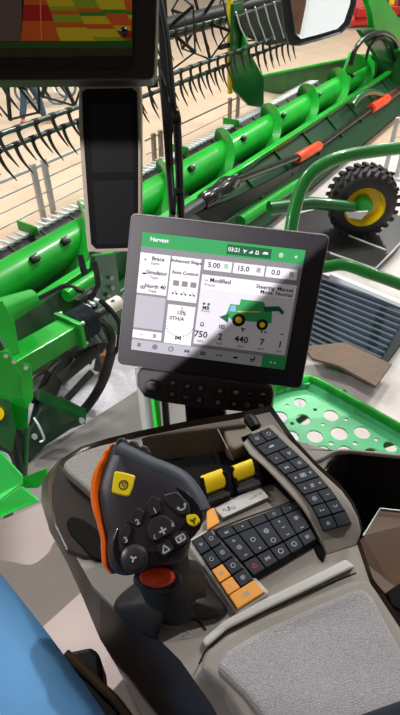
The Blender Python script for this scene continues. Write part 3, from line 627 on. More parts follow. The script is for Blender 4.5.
# right keypad strip housing
HL = [(238, 437), (250, 455), (262, 465), (274, 477), (288, 492), (301, 507), (311, 522), (320, 540), (326, 556)]
HR = [(272, 424), (296, 446), (318, 469), (330, 480), (342, 491), (351, 504), (358, 518), (361, 531), (357, 546)]
zz = [zc+.03, zc+.03, zc+.03, zc+.029, zc+.027, zc+.024, zc+.018, zc+.01, zc+.0]
m = MB(); m.loft([[P(a[0], a[1], z), P(b[0], b[1], z), P(b[0], b[1], zc-.012), P(a[0], a[1], zc-.012)] for a, b, z in zip(HL, HR, zz)], BEIGE); m.build('keypad_housing', t, bevel=.0025, smooth=True)
cpoly('housing_slot', [(262, 478), (274, 484), (290, 500), (303, 520), (312, 541), (319, 556), (324, 561), (326, 554), (316, 535), (303, 512), (290, 496), (272, 476), (262, 466), (254, 460)], zc+.003, .01, DARKR, .0)

def icon(mb, kind, c, u, v, r, m):
    """small printed pictograms; u,v unit vectors"""
    def q(a, b): return c+u*(a*r)+v*(b*r)
    def ln(a, b, w=.14):
        A, B = q(*a), q(*b); d = (B-A).normalized(); n = u.cross(v).cross(d)*(w*r); mb.add([A-n, B-n, B+n, A+n], [(0, 1, 2, 3)], m)
    def arc(a0, a1, R=.8, n=10, cx=0, cy=0):
        ps = [(cx+R*math.cos(math.radians(a0+(a1-a0)*k/n)), cy+R*math.sin(math.radians(a0+(a1-a0)*k/n))) for k in range(n+1)]
        for i in range(n): ln(ps[i], ps[i+1], .12)
    if kind == 'circle': arc(0, 360)
    elif kind == 'plus': ln((-.6, 0), (.6, 0)); ln((0, -.6), (0, .6))
    elif kind == 'minus': ln((-.6, 0), (.6, 0))
    elif kind == 'tri': ln((-.8, -.6), (.8, -.6)); ln((.8, -.6), (0, .8)); ln((0, .8), (-.8, -.6))
    elif kind == 'up': mb.add([q(-.5, -.3), q(.5, -.3), q(0, .5)], [(0, 1, 2)], m)
    elif kind == 'down': mb.add([q(-.5, .3), q(.5, .3), q(0, -.5)], [(0, 1, 2)], m)
    elif kind == 'sun':
        arc(0, 360, .4, 8)
        for k in range(8): a = k*math.pi/4; ln((.6*math.cos(a), .6*math.sin(a)), (.95*math.cos(a), .95*math.sin(a)), .1)
    elif kind == 'lamp': arc(90, 270, .6); ln((0, -.6), (0, .6)); [ln((.3, y), (.95, y), .09) for y in (-.45, 0, .45)]
    elif kind == 'phone': arc(200, 340, .7, 6, 0, .4); ln((-.7, .1), (-.5, .4), .2); ln((.7, .1), (.5, .4), .2)
    elif kind == 'note': ln((-.3, -.5), (-.3, .7)); ln((-.3, .7), (.6, .5)); ln((.6, .5), (.6, -.6)); arc(0, 360, .22, 6, -.5, -.5); arc(0, 360, .22, 6, .4, -.6)
    elif kind == 'x': ln((-.7, -.5), (.7, .5)); ln((-.7, .5), (.7, -.5)); ln((-.7, -.5), (-.7, .5)); ln((.7, -.5), (.7, .5))
    elif kind == 'bell': ln((-.7, -.5), (.7, -.5)); ln((-.5, -.5), (-.35, .5)); ln((.5, -.5), (.35, .5)); ln((-.35, .5), (.35, .5)); ln((0, -.5), (0, -.8))
    elif kind == 'box': ln((-.8, -.5), (.8, -.5)); ln((.8, -.5), (.8, .5)); ln((.8, .5), (-.8, .5)); ln((-.8, .5), (-.8, -.5)); ln((-.3, 0), (.3, 0), .25)
    elif kind == 'signal': mb.add([q(-.8, -.6), q(.8, -.6), q(.8, .6)], [(0, 1, 2)], m)
    elif kind == 'knobdot': arc(0, 360, .8); arc(0, 360, .3, 8)
    elif kind == 'arrows': ln((-.9, 0), (-.2, 0)); ln((.2, 0), (.9, 0)); ln((-.9, 0), (-.6, .35)); ln((-.9, 0), (-.6, -.35)); ln((.9, 0), (.6, .35)); ln((.9, 0), (.6, -.35))
    elif kind == 'fan': [ln((0, 0), (.8*math.cos(a), .8*math.sin(a)), .22) for a in (.4, 2.5, 4.6)]
    elif kind == 'lines': [ln((-.6, y), (.6, y), .1) for y in (-.5, -.15, .2, .55)]
    elif kind == 'combine': mb.add([q(-.9, -.3), q(.8, -.3), q(.8, .4), q(-.4, .4), q(-.9, 0)], [(0, 1, 2, 3, 4)], m)
def pxlerp(pts, k):
    L = [0]
    for a, b in zip(pts, pts[1:]): L.append(L[-1]+math.hypot(b[0]-a[0], b[1]-a[1]))
    d = k*L[-1]
    for i in range(len(pts)-1):
        if d <= L[i+1]+1e-9:
            f = (d-L[i])/(L[i+1]-L[i]); return (pts[i][0]+(pts[i+1][0]-pts[i][0])*f, pts[i][1]+(pts[i+1][1]-pts[i][1])*f)
    return pts[-1]
def keyat(parent, name, quad, zf_, h, mt, ic=None, icm=WHITEP, scale=.95, isz=.22, label=None, bevel=.0009):
    """quad px: TL,TR,BR,BL"""
    c = [P(x, y, zf_(x, y)) for x, y in quad]; c = inset(c, scale) if scale else c
    m = MB(); nrm = (c[1]-c[0]).cross(c[0]-c[3]).normalized()
    if nrm.z < 0: nrm = -nrm
    m.prism([p+nrm*h for p in c], -nrm*(h+.002), mt)
    o = m.build(name, parent, bevel=bevel)
    if ic:
        cen = sum(c, Vector())/4+nrm*(h+.0004); u = ((c[1]-c[0])+(c[2]-c[3])).normalized(); v = nrm.cross(u)
        r = min((c[1]-c[0]).length, (c[0]-c[3]).length)*isz
        k = MB()
        for item in (ic if isinstance(ic, list) else [ic]):
            kind, du, dv = item if isinstance(item, tuple) else (item, 0, 0)
            cc = cen+(c[1]-c[0])*du*.5+(c[0]-c[3])*dv*.5
            if kind.startswith('#'): k.text(kind[1:], cc, u, v, r*1.9, icm)
            else: icon(k, kind, cc, u, v, r, icm)
        # fold the print into the key's own mesh
        me = o.data; off = WORLD[o.name]
        bm = bmesh.new(); bm.from_mesh(me)
        if icm.name not in [x.name for x in me.materials]: me.materials.append(icm)
        mi_ = [x.name for x in me.materials].index(icm.name)
        for f in k.f:
            try:
                fc_ = bm.faces.new([bm.verts.new(k.v[i]-off) for i in f]); fc_.material_index = mi_
                fc_.normal_update()
                if fc_.normal.dot(nrm) < 0: fc_.normal_flip()
            except ValueError: pass
        bm.to_mesh(me); bm.free()
    if label: o['label'] = label
    return o
# --- strip keypad
KL = [(247, 437), (256, 449), (268, 460), (284, 475), (297, 489), (309, 503), (317, 517), (323, 532)]
KR = [(269, 428), (283, 441), (297, 454), (314, 470), (329, 487), (339, 501), (348, 515), (352, 524)]
def zs(x, y):
    k = max(0, min(1, (y-436)/96)); i = k*6; a = int(i); zl = zz[:8]; return zl[a]+(zl[min(a+1, 7)]-zl[a])*(i-a)+.0015 if a < 7 else zl[7]
n = 12; m = MB()
Lp = [pxlerp(KL, i/n) for i in range(n+1)]; Rp = [pxlerp(KR, i/n) for i in range(n+1)]
m.loft([[P(a[0], a[1], zs(*a)), P(b[0], b[1], zs(*a)), P(b[0], b[1], zs(*a)-.004), P(a[0], a[1], zs(*a)-.004)] for a, b in zip(Lp, Rp)], KEYBED)
bed = m.build('keypad', t)
rows = [(['circle', 'circle'],), (['combine'],), (['arrows', 'up'],), (['x', 'fan'],), (['lines'],), (['box'],), (['circle', 'arrows'],), (['up', 'down'],), (['bell', None],)]
ic9 = [['knobdot', 'circle'], [[('combine', -.1, 0)]], ['up', 'fan'], ['x', 'lamp'], [[('up', -.6, 0), ('box', 0, 0), ('down', .6, 0)]], [[('up', -.6, 0), ('lines', 0, 0), ('down', .6, 0)]], ['knobdot', 'minus'], ['arrows', 'phone'], ['bell', None]]
for i, cells in enumerate(ic9):
    a0, a1 = i/9, (i+1)/9
    L0, L1, R0_, R1_ = pxlerp(KL, a0), pxlerp(KL, a1), pxlerp(KR, a0), pxlerp(KR, a1)
    nc = len(cells)
    for j, ic in enumerate(cells):
        f = lambda A, B, k: (A[0]+(B[0]-A[0])*k, A[1]+(B[1]-A[1])*k)
        q4 = [f(L0, R0_, j/nc), f(L0, R0_, (j+1)/nc), f(L1, R1_, (j+1)/nc), f(L1, R1_, j/nc)]
        keyat(bed, 'key', q4, zs, .003, KEY, ic, scale=.93 if nc == 2 else .94, isz=.2 if nc == 2 else .24)
# --- centre keypad, five columns, wedge
MQ = [(214, 531), (295, 501), (317, 541), (254, 578)]
def bil(Q, u, v):
    a = (Q[0][0]+(Q[1][0]-Q[0][0])*u, Q[0][1]+(Q[1][1]-Q[0][1])*u); b = (Q[3][0]+(Q[2][0]-Q[3][0])*u, Q[3][1]+(Q[2][1]-Q[3][1])*u)
    return (a[0]+(b[0]-a[0])*v, a[1]+(b[1]-a[1])*v)
zm = lambda x, y: zc+.012
m = MB(); m.prism([P(x, y, zc+.011) for x, y in MQ], (0, 0, -.02), KEYBED); bed = m.build('keypad', t, bevel=.002)
m = MB(); m.tube([P(x, y, zc+.013) for x, y in [(213, 531), (240, 520), (268, 510), (295, 500)]], .0014, BLACK, 6); m.build('keypad_lip', t)
tops = ['x', 'up', None, 'circle', 'up']
mids = [[('plus', 0, .6), ('knobdot', 0, 0), ('minus', 0, -.7)], [('circle', 0, .1), ('down', 0, -.7)], [('knobdot', 0, .3), ('circle', 0, -.6)], [('up', 0, .6), ('minus', 0, 0), ('minus', 0, -.7)], [('lamp', 0, .3), ('minus', 0, -.7)]]
bots = ['tri', 'x', 'circle', 'circle', 'lamp']
for j in range(5):
    u0, u1 = j/5, (j+1)/5
    for (v0, v1, ic, im) in ((0.03, .2, tops[j], WHITEP), (.2, .7, mids[j], WHITEP), (.7, .98, bots[j], REDP if j == 0 else WHITEP)):
        keyat(bed, 'key', [bil(MQ, u0, v0), bil(MQ, u1, v0), bil(MQ, u1, v1), bil(MQ, u0, v1)], zm, .003 if v0 > .1 else .002, KEY, ic, im, scale=.93, isz=.22 if v0 != .2 else .17)
# --- left keypad with orange keys
LQ = [(191, 541), (210, 530), (265, 593), (237, 611)]
m = MB(); ex = [(186, 541), (210, 527), (270, 592), (238, 616)]; m.prism([P(x, y, zc+.009) for x, y in ex], (0, 0, -.02), BEIGEL); m.build('keypad_border', t, bevel=.003)
m = MB(); m.prism([P(x, y, zc+.0095) for x, y in LQ], (0, 0, -.01), KEYBED); bed = m.build('keypad', t)
zk = lambda x, y: zc+.0105
for i in range(5):
    v0, v1 = [0, .22, .43, .62, .8, 1][i], [0, .22, .43, .62, .8, 1][i+1]
    if i == 4: keyat(bed, 'key', [bil(LQ, 0, v0), bil(LQ, 1, v0), bil(LQ, 1, v1), bil(LQ, 0, v1)], zk, .0035, ORANGEK, 'box', label='wide orange key at the foot of the keypad')
    else:
        keyat(bed, 'key', [bil(LQ, 0, v0), bil(LQ, .5, v0), bil(LQ, .5, v1), bil(LQ, 0, v1)], zk, .003, ORANGEK if i in (2, 3) else KEY, ['fan', 'circle', 'lamp', 'up'][i], scale=.92, label='orange key' if i in (2, 3) else None)
        keyat(bed, 'key', [bil(LQ, .5, v0), bil(LQ, 1, v0), bil(LQ, 1, v1), bil(LQ, .5, v1)], zk, .003, KEY, ['circle', 'knobdot', 'circle', 'sun'][i], scale=.92)
keyat(t, 'key', [(206, 511), (214, 508), (220, 524), (207, 532)], zk, .003, ORANGEK, None, label='single orange key beside the joystick')
# --- label plate with printed animals
LP = [(214, 508), (260, 485), (269, 497), (223, 518)]
m = MB(); m.prism([P(x, y, zc+.0058) for x, y in LP], (0, 0, -.008), BEIGEL); c_ = [P(x, y, zc+.0062) for x, y in LP]
for a_, b_ in zip(c_, c_[1:]+c_[:1]):
    dv = (b_-a_).normalized(); nv = UP.cross(dv)*.0004; m.add([a_-nv, b_-nv, b_+nv, a_+nv], [(0, 1, 2, 3)], BLACK)
u = (c_[1]-c_[0]).normalized(); v = UP.cross(u)
icon(m, 'combine', P(229, 508, zc+.0065), u, v, .005, WHITEP); icon(m, 'combine', P(252, 497, zc+.0065), u, v, .005, WHITEP)
for dx_ in (-1, 1): icon(m, 'arrows', P(229+dx_*3, 508, zc+.0065), u, v, .005, WHITEP)
icon(m, 'arrows', P(258, 494, zc+.0065), u, v, .005, WHITEP)
m.build('label_plate', t)
# shift-gate symbol
m = MB(); z_ = zc+.0008
gp = [(158, 618), (170, 629), (174, 626), (178, 629), (181, 626), (192, 634), (188, 638), (182, 635)]
for a_, b_ in zip(gp, gp[1:]):
    A_, B_ = P(*a_, z_), P(*b_, z_); dv = (B_-A_).normalized(); nv = UP.cross(dv)*.0006; m.add([A_-nv, B_-nv, B_+nv, A_+nv], [(0, 1, 2, 3)], WHITEP)
icon(m, 'tri', P(183, 636.5, z_), Vector((1, 0, 0)), Vector((0, 1, 0)), .003, WHITEP); m.build('gate_symbol', t)
m = MB(); m.tube([P(191, 616, zc+.001), P(200, 623, zc+.001), P(206, 630, zc+.001)], .0012, BLACK, 6); m.build('gate_slot', t)
# --- armrest pad: ridge + textured pad
pad = [(200, 668), (206, 651), (228, 633), (270, 612), (312, 595), (350, 580), (366, 577), (376, 588), (402, 628), (440, 700), (470, 800), (300, 830), (256, 740), (225, 690)]
m = MB(); m.prism([P(x, y, zc+.035) for x, y in pad], (0, 0, -.036), BEIGE); m.build('armrest_base', t, bevel=.006, seg=3)
pad2 = [(217, 668), (226, 650), (260, 630), (312, 606), (350, 590), (362, 586), (374, 597), (396, 638), (432, 705), (455, 800), (330, 830), (284, 745), (245, 695)]
m = MB(); m.prism([P(x, y, zc+.042) for x, y in pad2], (0, 0, -.03), FABRIC); m.build('elbow_pad', t, bevel=.006, seg=3)
rid = [(206, 648), (228, 629), (268, 609), (312, 588), (355, 567)]
rid2 = [(202, 640), (222, 622), (262, 600), (306, 579), (346, 559)]
m = MB(); m.loft([[P(a[0], a[1], zc+.012), P(b[0], b[1], zc+.012), P(b[0], b[1], zc-.005), P(a[0], a[1], zc-.005)] for a, b in zip(rid, rid2)], BEIGEL); m.build('cross_ridge', t, bevel=.003)
m = MB(); m.tube([P(x, y, zc+.014) for x, y in [(199, 664), (206, 650), (228, 631), (268, 611), (312, 591), (356, 573)]], .0009, DARKR, 6); m.build('seam', t)
# --- rim + storage bin
t = thing('storage_bin', 'open dark storage bin with pale rim and brown inner flap at the right', 'storage bin', P(385, 520, 2.6))
zr_ = zc-.0
rimp = [(312, 462), (322, 458), (334, 452), (350, 451), (400, 456), (470, 462)]
m = MB(); rr_ = [P(x, y, zr_) for x, y in rimp]
m.tube(spline(rr_, 5), .0025, BEIGE, 10); m.build('rim', t, smooth=True)
m = MB(); m.prism([P(x, y, zr_-.004) for x, y in [(290, 438), (330, 449), (400, 453), (470, 455), (470, 462), (400, 457), (350, 452), (336, 453), (328, 462), (322, 474), (300, 450)]], (0, 0, -.02), BEIGE); m.build('surround', t, bevel=.003)
m = MB(); wall = [(470, 462), (400, 458), (350, 454), (337, 456), (329, 464), (324, 476), (342, 492), (356, 510), (362, 530)]
w0 = [P(x, y, zr_-.008) for x, y in wall]; w1 = [Vector((p.x, p.y, zr_-.2)) for p in w0]
m.loft([w0, w1], DARKR, cap=False, closed=False); fl0 = [P(470, 462, zr_-.008), P(470, 700, zr_-.008), P(372, 590, zr_-.008), P(340, 545, zr_-.008)]
m.add(w1+[Vector((p.x, p.y, zr_-.2)) for p in (P(372, 590, zr_-.008), P(480, 720, zr_-.008))], [tuple(range(len(w1)+2))], DARKR); o = m.build('bin_wall', t); o.modifiers.new('s', 'SOLIDIFY').thickness = .002
m = MB(); fq = [P(380, 509, zc-.05), P(440, 516, zc-.05), P(440, 660, zc-.06), P(406, 612, zc-.06), P(350, 556, zc-.045), P(363, 536, zc-.04)]
m.prism(fq, (0, 0, -.004), LEATHER); m.build('inner_flap', t, bevel=.001)
m = MB(); m.tube([P(363, 536, zc-.038), P(380, 508.5, zc-.048), P(440, 515, zc-.048)], .0012, STEEL, 6); m.build('flap_edge', t)
m = MB(); m.prism([P(x, y, zc-.03) for x, y in [(345, 552), (352, 551), (398, 588), (404, 604), (392, 602)]], (0, 0, -.01), LEATHER); m.build('flap_fold', t, bevel=.002)
m = MB(); m.prism([P(x, y, zc-.026) for x, y in [(386, 592), (404, 580), (404, 612), (392, 606)]], (0, 0, -.006), DARKR); m.build('hinge_cap', t, bevel=.002)
m = MB(); w2 = [(470, 470), (402, 560), (402, 600), (470, 720)]
# --- yellow paddles
def paddle(label, pts, lb, rb2, basep):
    t = thing('speed_paddle', label, 'lever', P(basep[0][0], basep[0][1], zc), 'yellow paddle levers in the black recess')
    m = MB(); A_, B_, C2, D2 = [pts[i] for i in range(4)]
    rows = []
    for k in range(7):
        f = k/6; a = math.pi*.5*f*.95
        L_ = (A_[0]+(D2[0]-A_[0])*f, A_[1]+(D2[1]-A_[1])*f); R_ = (B_[0]+(C2[0]-B_[0])*f, B_[1]+(C2[1]-B_[1])*f); z = zc+.014+.014*math.cos(a)
        rows.append([P(L_[0], L_[1], z), P(R_[0], R_[1], z)])
    low = [[p-UP*.006+Vector((0, .003, 0)) for p in r] for r in rows]
    m.loft([[r[0], r[1], l[1], l[0]] for r, l in zip(rows, low)], YELLOW); m.build('yellow_thumb_pad', t, bevel=.002, smooth=True)
    m = MB()
    for sp in (lb, rb2): m.prism([P(x, y, z) for x, y, z in sp], (.0025, .001, 0), BLACK)
    m.build('side_cheek', t, bevel=.0006)
    m = MB(); m.prism([P(x, y, zc+.012) for x, y in basep], (0, 0, -.012), BLACKG); m.build('paddle_base', t, bevel=.001)
paddle('yellow paddle lever in black bracket, nearer the joystick', [(200, 476), (222, 468), (228, 486), (205, 495)],
       [(199, 478, zc+.03), (202, 478, zc+.03), (207, 503, zc+.01), (202, 500, zc+.008)], [(222, 472, zc+.028), (225, 472, zc+.028), (231, 494, zc+.01), (226, 496, zc+.008)], [(203, 491), (226, 483), (231, 495), (207, 504)])
paddle('yellow paddle lever in black bracket, nearer the long keypad strip', [(231, 466), (252, 458), (257, 474), (235, 483)],
       [(229, 467, zc+.03), (232, 467, zc+.03), (238, 490, zc+.01), (233, 490, zc+.008)], [(253, 462, zc+.028), (256, 462, zc+.028), (262, 482, zc+.01), (257, 484, zc+.008)], [(234, 481), (256, 473), (262, 484), (238, 492)])

# ================================================================== JOYSTICK
t = thing('joystick', 'multi-button joystick grip with orange edge and yellow square button', 'joystick', P(160, 605, zc))
JO = PT(150, 512, .50); JN = Vector((-.10, -.42, .9)).normalized(); J = Plane(JO, JN)
body = [(115, 444), (129, 450), (150, 461), (171, 468), (187, 478), (200, 496), (207, 513), (203, 523), (193, 533), (189, 550), (180, 562), (150, 567), (132, 575), (117, 574), (108, 566), (106, 550), (106, 536), (102, 521), (99, 503), (98, 487), (104, 466), (111, 449)]
bs = sp2(body, 3); ctr = (150, 515)
def jr(k, w, dx=0, dy=0): return [J.px(ctr[0]+(x-ctr[0])*k+dx, ctr[1]+(y-ctr[1])*k+dy, w) for x, y in bs]
m = MB(); m.loft([jr(.35, -.085, 8, 20), jr(.6, -.065, 4, 12), jr(.85, -.04, 2, 5), jr(.97, -.02), jr(1.0, -.009), jr(.975, -.002), jr(.92, .002), jr(.8, .004), jr(.5, .006), jr(.1, .007)], GRIP)
m.build('grip', t, smooth=True, autosmooth=80)
# slate rib over the far edge
m = MB(); rp_ = [(117, 450), (130, 456), (150, 466), (170, 474), (184, 483), (196, 500), (202, 514)]
m.tube(spline([J.px(x, y, -.001) for x, y in rp_], 5), [.006]+[.0085]*29+[.005], GRIPL, 14) if False else None
pts_ = spline([J.px(x, y, -.005) for x, y in rp_], 5); m.tube(pts_, [.004]+[.0098]*(len(pts_)-2)+[.004], GRIPL, 14); m.build('slate_rib', t, smooth=True)
# orange edge strip
og = [(113, 445), (108, 452), (104, 462), (98.5, 474), (96, 490), (97, 505), (101, 521), (105, 538), (105.5, 553), (107, 566), (113, 574)]
ws = [.002, .0035, .0045, .005, .005, .005, .0045, .004, .0038, .003, .002]
m = MB(); pts_ = spline([J.px(x, y, -.010) for x, y in og], 3)
wr = [ws[min(10, int(i/3))] for i in range(len(pts_))]
m.loft([[p+J.n*(w*2.0*math.sin(q))+J.u*(w*math.cos(q)) for q in [2*math.pi*k/10 for k in range(10)]] for p, w in zip(pts_, wr)], ORANGE); m.build('orange_edge', t, smooth=True)
m = MB(); oc = J.px(157, 577, -.03); m.loft([[oc+J.u*(a*math.cos(q)*.0175)+J.v*(a*math.sin(q)*.0095)+J.n*h for q in [2*math.pi*k/24 for k in range(24)]] for a, h in ((1, -.012), (1, 0), (.85, .004), (.4, .006), (.01, .0065))], REDOR, cap=False)
m.build('orange_thumb_pad', t, smooth=True)
m = MB(); oc2 = J.px(157, 579, -.036); m.loft([[oc2+J.u*(a*math.cos(q)*.024)+J.v*(a*math.sin(q)*.013)+J.n*h for q in [2*math.pi*k/24 for k in range(24)]] for a, h in ((.8, -.03), (1, -.01), (1, 0), (.8, .003), (.01, .004))], GRIP, cap=False); m.build('thumb_pad_rest', t, smooth=True)
# neck + boot
m = MB(); ne = [J.px(160, 555, -.06), P(172, 592, zc+.05), P(172, 600, zc+.02), P(170, 600, zc)]
m.tube([J.px(155, 530, -.05), P(165, 580, zc+.045), P(176, 590, zc+.012)], [.032, .028, .036], BOOT, 20); m.build('neck', t, smooth=True)
bo1 = sp2([(116, 600), (128, 588), (150, 574), (190, 560), (200, 568), (212, 588), (227, 608), (222, 617), (192, 621), (165, 617), (157, 622), (157, 638), (148, 637), (130, 624), (115, 610)], 3)
bc = (172, 594)
m = MB(); m.loft([[P(bc[0]+(x-bc[0])*k, bc[1]+(y-bc[1])*k, zc+h) for x, y in bo1] for k, h in ((1.0, -.004), (1.0, .003), (.93, .010), (.7, .02), (.45, .032))], BOOT); m.build('boot', t, smooth=True, autosmooth=60)
# front knobs
for x, y in ((133, 447), (144, 452), (122, 444)):
    m = MB(); c_ = J.px(x, y, -.012); m.tube([c_-J.n*.01, c_+J.n*.002, c_+J.n*.006], [.006, .0065, .004], GRIPK, 14); m.build('thumb_knob', t, smooth=True)
def rpoly2(c4, r, n=3):
    out = []; c4 = [Vector((a, b, 0)) for a, b in c4]
    for i in range(len(c4)):
        p = c4[i]; a = c4[i-1]-p; b = c4[(i+1) % len(c4)]-p; ra = min(r, a.length*.45); rb_ = min(r, b.length*.45)
        s_, e_ = p+a.normalized()*ra, p+b.normalized()*rb_
        for k in range(n+1):
            f = k/n; out.append(s_*(1-f)**2+p*2*f*(1-f)+e_*f*f)
    return out
def jkey(name, pts, h, mt, tx=None, label=None, w0=.001, txc=WHITEP, sz=.0075, ic=None, rnd=0, toff=(0, 0), isz=.004):
    q = sp2(pts, rnd) if rnd else [(p.x, p.y) for p in rpoly2(pts, 2.6)]
    base = [J.px(x, y, w0) for x, y in q]; m = MB()
    c_ = sum(base, Vector())/len(base)
    m.loft([base, [c_+(p-c_)*.97+J.n*h*.7 for p in base], [c_+(p-c_)*.86+J.n*h for p in base]], mt)
    cc = J.px(c_ and sum(p[0] for p in pts)/len(pts)+toff[0], sum(p[1] for p in pts)/len(pts)+toff[1], w0+h+.0004)
    a_ = math.radians(-22); u = J.u*math.cos(a_)-J.v*math.sin(a_); v = J.n.cross(u)
    a_ = math.radians(28); u = J.u*math.cos(a_)+J.v*math.sin(a_); v = J.n.cross(u)
    if tx: m.text(tx, cc, u, v, sz, txc)
    if ic: icon(m, ic, cc, u, v, isz, txc)
    o = m.build(name, t, smooth=False, recalc=False)
    if label: o['label'] = label
    return o
wb = .0035
jkey('square_button', [(115, 471), (126, 473), (136.5, 476), (134, 488), (130, 498), (121, 496), (112, 493.5), (113, 483)], .004, YELLOWB, w0=wb, label='yellow square button', ic='circle', txc=mat('print_dark', (70, 60, 20), .6), isz=.0055, rnd=0)
icp = MB(); icon(icp, 'tri', J.px(124, 484.5, wb+.0048), J.u, -J.v, .0032, MATS['print_dark']); icp.build('button_mark', t, recalc=False)
# dark bezel well behind the cluster
well = sp2([(112, 548), (116, 530), (126, 512), (142, 498), (158, 490), (178, 487), (194, 498), (203, 514), (200, 528), (190, 540), (180, 552), (168, 562), (152, 566), (134, 573), (118, 568)], 2)
m = MB(); m.prism([J.px(x, y, .0046) for x, y in well], -J.n*.004, BLACKG); m.build('button_well', t, bevel=.001)
wb = .0042
jkey('number_button', [(119, 536), (126.6, 524), (134, 529), (127.5, 546), (120, 544)], .005, GRIPK, '3', w0=wb, toff=(.5, 4))
jkey('number_button', [(128.5, 518), (138, 507), (146.4, 512.5), (141, 528), (129, 524.5)], .005, GRIPK, '2', w0=wb, toff=(1, 4))
jkey('number_button', [(145.5, 505), (153, 496), (162, 500), (162, 513), (150, 519)], .005, GRIPK, '1', w0=wb, toff=(.5, 4))
jkey('top_button', [(163.5, 495), (177, 491.5), (190, 505), (191, 515), (182, 517), (166, 504)], .004, GRIPK, w0=wb, ic='phone', toff=(4, 3), isz=.006)
jkey('small_button', [(186, 515.5), (196.5, 514), (201, 521.5), (195, 527.5), (187.5, 524.5)], .004, YELLOWB, w0=wb, label='small yellow button', ic='fan', txc=MATS['print_dark'])
jkey('rocker_button', [(147, 529), (154, 518), (165, 515), (176, 523), (174, 533), (154, 544), (148.5, 538)], .006, GRIPK, w0=wb, ic='plus', toff=(3, 2), isz=.006)
m = MB(); 
for x, y, s_ in ((155, 537, 'L'), (173, 525, 'R')): m.text(s_, J.px(x, y, wb+.0068), J.u, J.n.cross(J.u), .005, WHITEP)
m.build('rocker_print', t)
jkey('lower_button', [(157.5, 545.5), (169.5, 539.5), (175.5, 548.5), (165, 557.5), (159, 553)], .004, GRIPK, w0=wb, ic='tri', isz=.0045)
jkey('lower_button', [(172.5, 533.5), (186, 530.5), (190.5, 539.5), (180, 547), (174, 541)], .004, GRIPK, w0=wb, ic='box', isz=.005)
kc = J.px(135, 559, wb); m = MB()
m.loft([[kc+(J.u*math.cos(q)+J.v*math.sin(q))*r+J.n*h for q in [2*math.pi*k/28 for k in range(28)]] for r, h in ((.0128, -.002), (.0128, .003), (.0105, .004), (.0098, .006), (.007, .007), (.001, .0072))], GRIPK)
icon(m, 'fan', kc+J.n*.0078, J.u, J.v, .004, WHITEP); m.build('trackball_knob', t, smooth=True)
for k in range(4):
    pass

# ================================================================== MAIN TOUCHSCREEN
MQ2, mq = quadplane([(131, 213), (330, 235), (301, 389), (117, 364)], .84)
if MQ2.n.dot(CAM-mq[0]) < 0: MQ2.n = -MQ2.n
t = thing('touchscreen_monitor', 'large tilted touchscreen monitor in dark bezel showing harvest settings', 'monitor', MQ2.px(220, 385, -.02))
U = (mq[1]-mq[0]); V = (mq[3]-mq[0]); MN = MQ2.n
Uu, Vu = U.normalized(), -V.normalized()
def M(a, b, w=0): return mq[0]+U*a+V*b+MN*w
def rounded(a0, b0, a1, b1, ra, rb_, w, n=5):
    out = []
    for cx, cy, s0 in ((a1-ra, b0+rb_, -90), (a1-ra, b1-rb_, 0), (a0+ra, b1-rb_, 90), (a0+ra, b0+rb_, 180)):
        for k in range(n+1):
            q = math.radians(s0+90*k/n); out.append(M(cx+ra*math.cos(q), cy+rb_*math.sin(q), w))
    return out
BEZ = mat('bezel_dark', (27, 22, 30), .45, spec=.35)
m = MB(); m.prism(rounded(0, 0, 1, 1, .03, .037, -.006), -MN*.03, BLACK); m.prism(rounded(-.0015, -.002, 1.0015, 1.002, .03, .037, -.002), -MN*.006, mat('trim_silver', (130, 128, 132), .4, metal=.2)); m.build('monitor_shell', t, bevel=.001)
m = MB(); m.prism(rounded(.003, .004, .997, .996, .028, .035, .001), -MN*.004, BEZ); m.build('bezel', t, bevel=.001)
m = MB(); m.text('JOHN DEERE', M(.5, .052, .0014), Uu, Vu, .0105, mat('bezel_print', (10, 9, 11), .4)); m.build('bezel_lettering', t)
def scr_uv(x, y):
    p = MQ2.px(x, y) - mq[0]; return p.dot(U)/U.length_squared, p.dot(V)/V.length_squared
c_ = [scr_uv(*q) for q in ((145, 234), (307, 253), (286, 371), (132, 352))]
sa0 = (c_[0][0]+c_[3][0])/2; sa1 = (c_[1][0]+c_[2][0])/2; sb0 = (c_[0][1]+c_[1][1])/2; sb1 = (c_[2][1]+c_[3][1])/2
print('screen uv', sa0, sa1, sb0, sb1)
def em(name, col, k=.13): return mat(name, col, .6, emit=k, spec=.15)
SW = em('ui_white', (214, 212, 218)); SG = em('ui_grey', (120, 120, 124)); SL = em('ui_light', (196, 196, 204)); SGR = em('ui_green', (44, 140, 78)); SGD = em('ui_green_dark', (20, 84, 50)); SB = em('ui_ink', (22, 22, 26), .05); SGG = em('ui_mid', (160, 160, 168)); SY = em('ui_yellow', (220, 170, 40)); SBL = em('ui_blue', (120, 160, 200))
m = MB()
lay = [0]
def rect(a0, b0, a1, b1, mt, L=1):
    w = .0012+L*.0002
    q = [M(sa0+(sa1-sa0)*a, sb0+(sb1-sb0)*b, w) for a, b in ((a0, b0), (a1, b0), (a1, b1), (a0, b1))]; m.add(q, [(3, 2, 1, 0)], mt)
def txt(s, a, b, size, mt=SB, L=4): size *= 1.13; m.text(s, M(sa0+(sa1-sa0)*a, sb0+(sb1-sb0)*b, .0012+L*.0002), Uu, Vu, size, mt)
def ic_(k, a, b, r, mt=SB, L=4): icon(m, k, M(sa0+(sa1-sa0)*a, sb0+(sb1-sb0)*b, .0012+L*.0002), Uu, Vu, r, mt)
m.prism([M(a, b, .0012) for a, b in ((sa0-.006, sb0-.008), (sa1+.006, sb0-.008), (sa1+.006, sb1+.008), (sa0-.006, sb1+.008))], -MN*.003, BLACK)
rect(0, 0, 1, 1, SG, 1)
rect(0, 0, 1, .115, SGR, 2); txt('Harvest', .11, .05, .0085, SW)
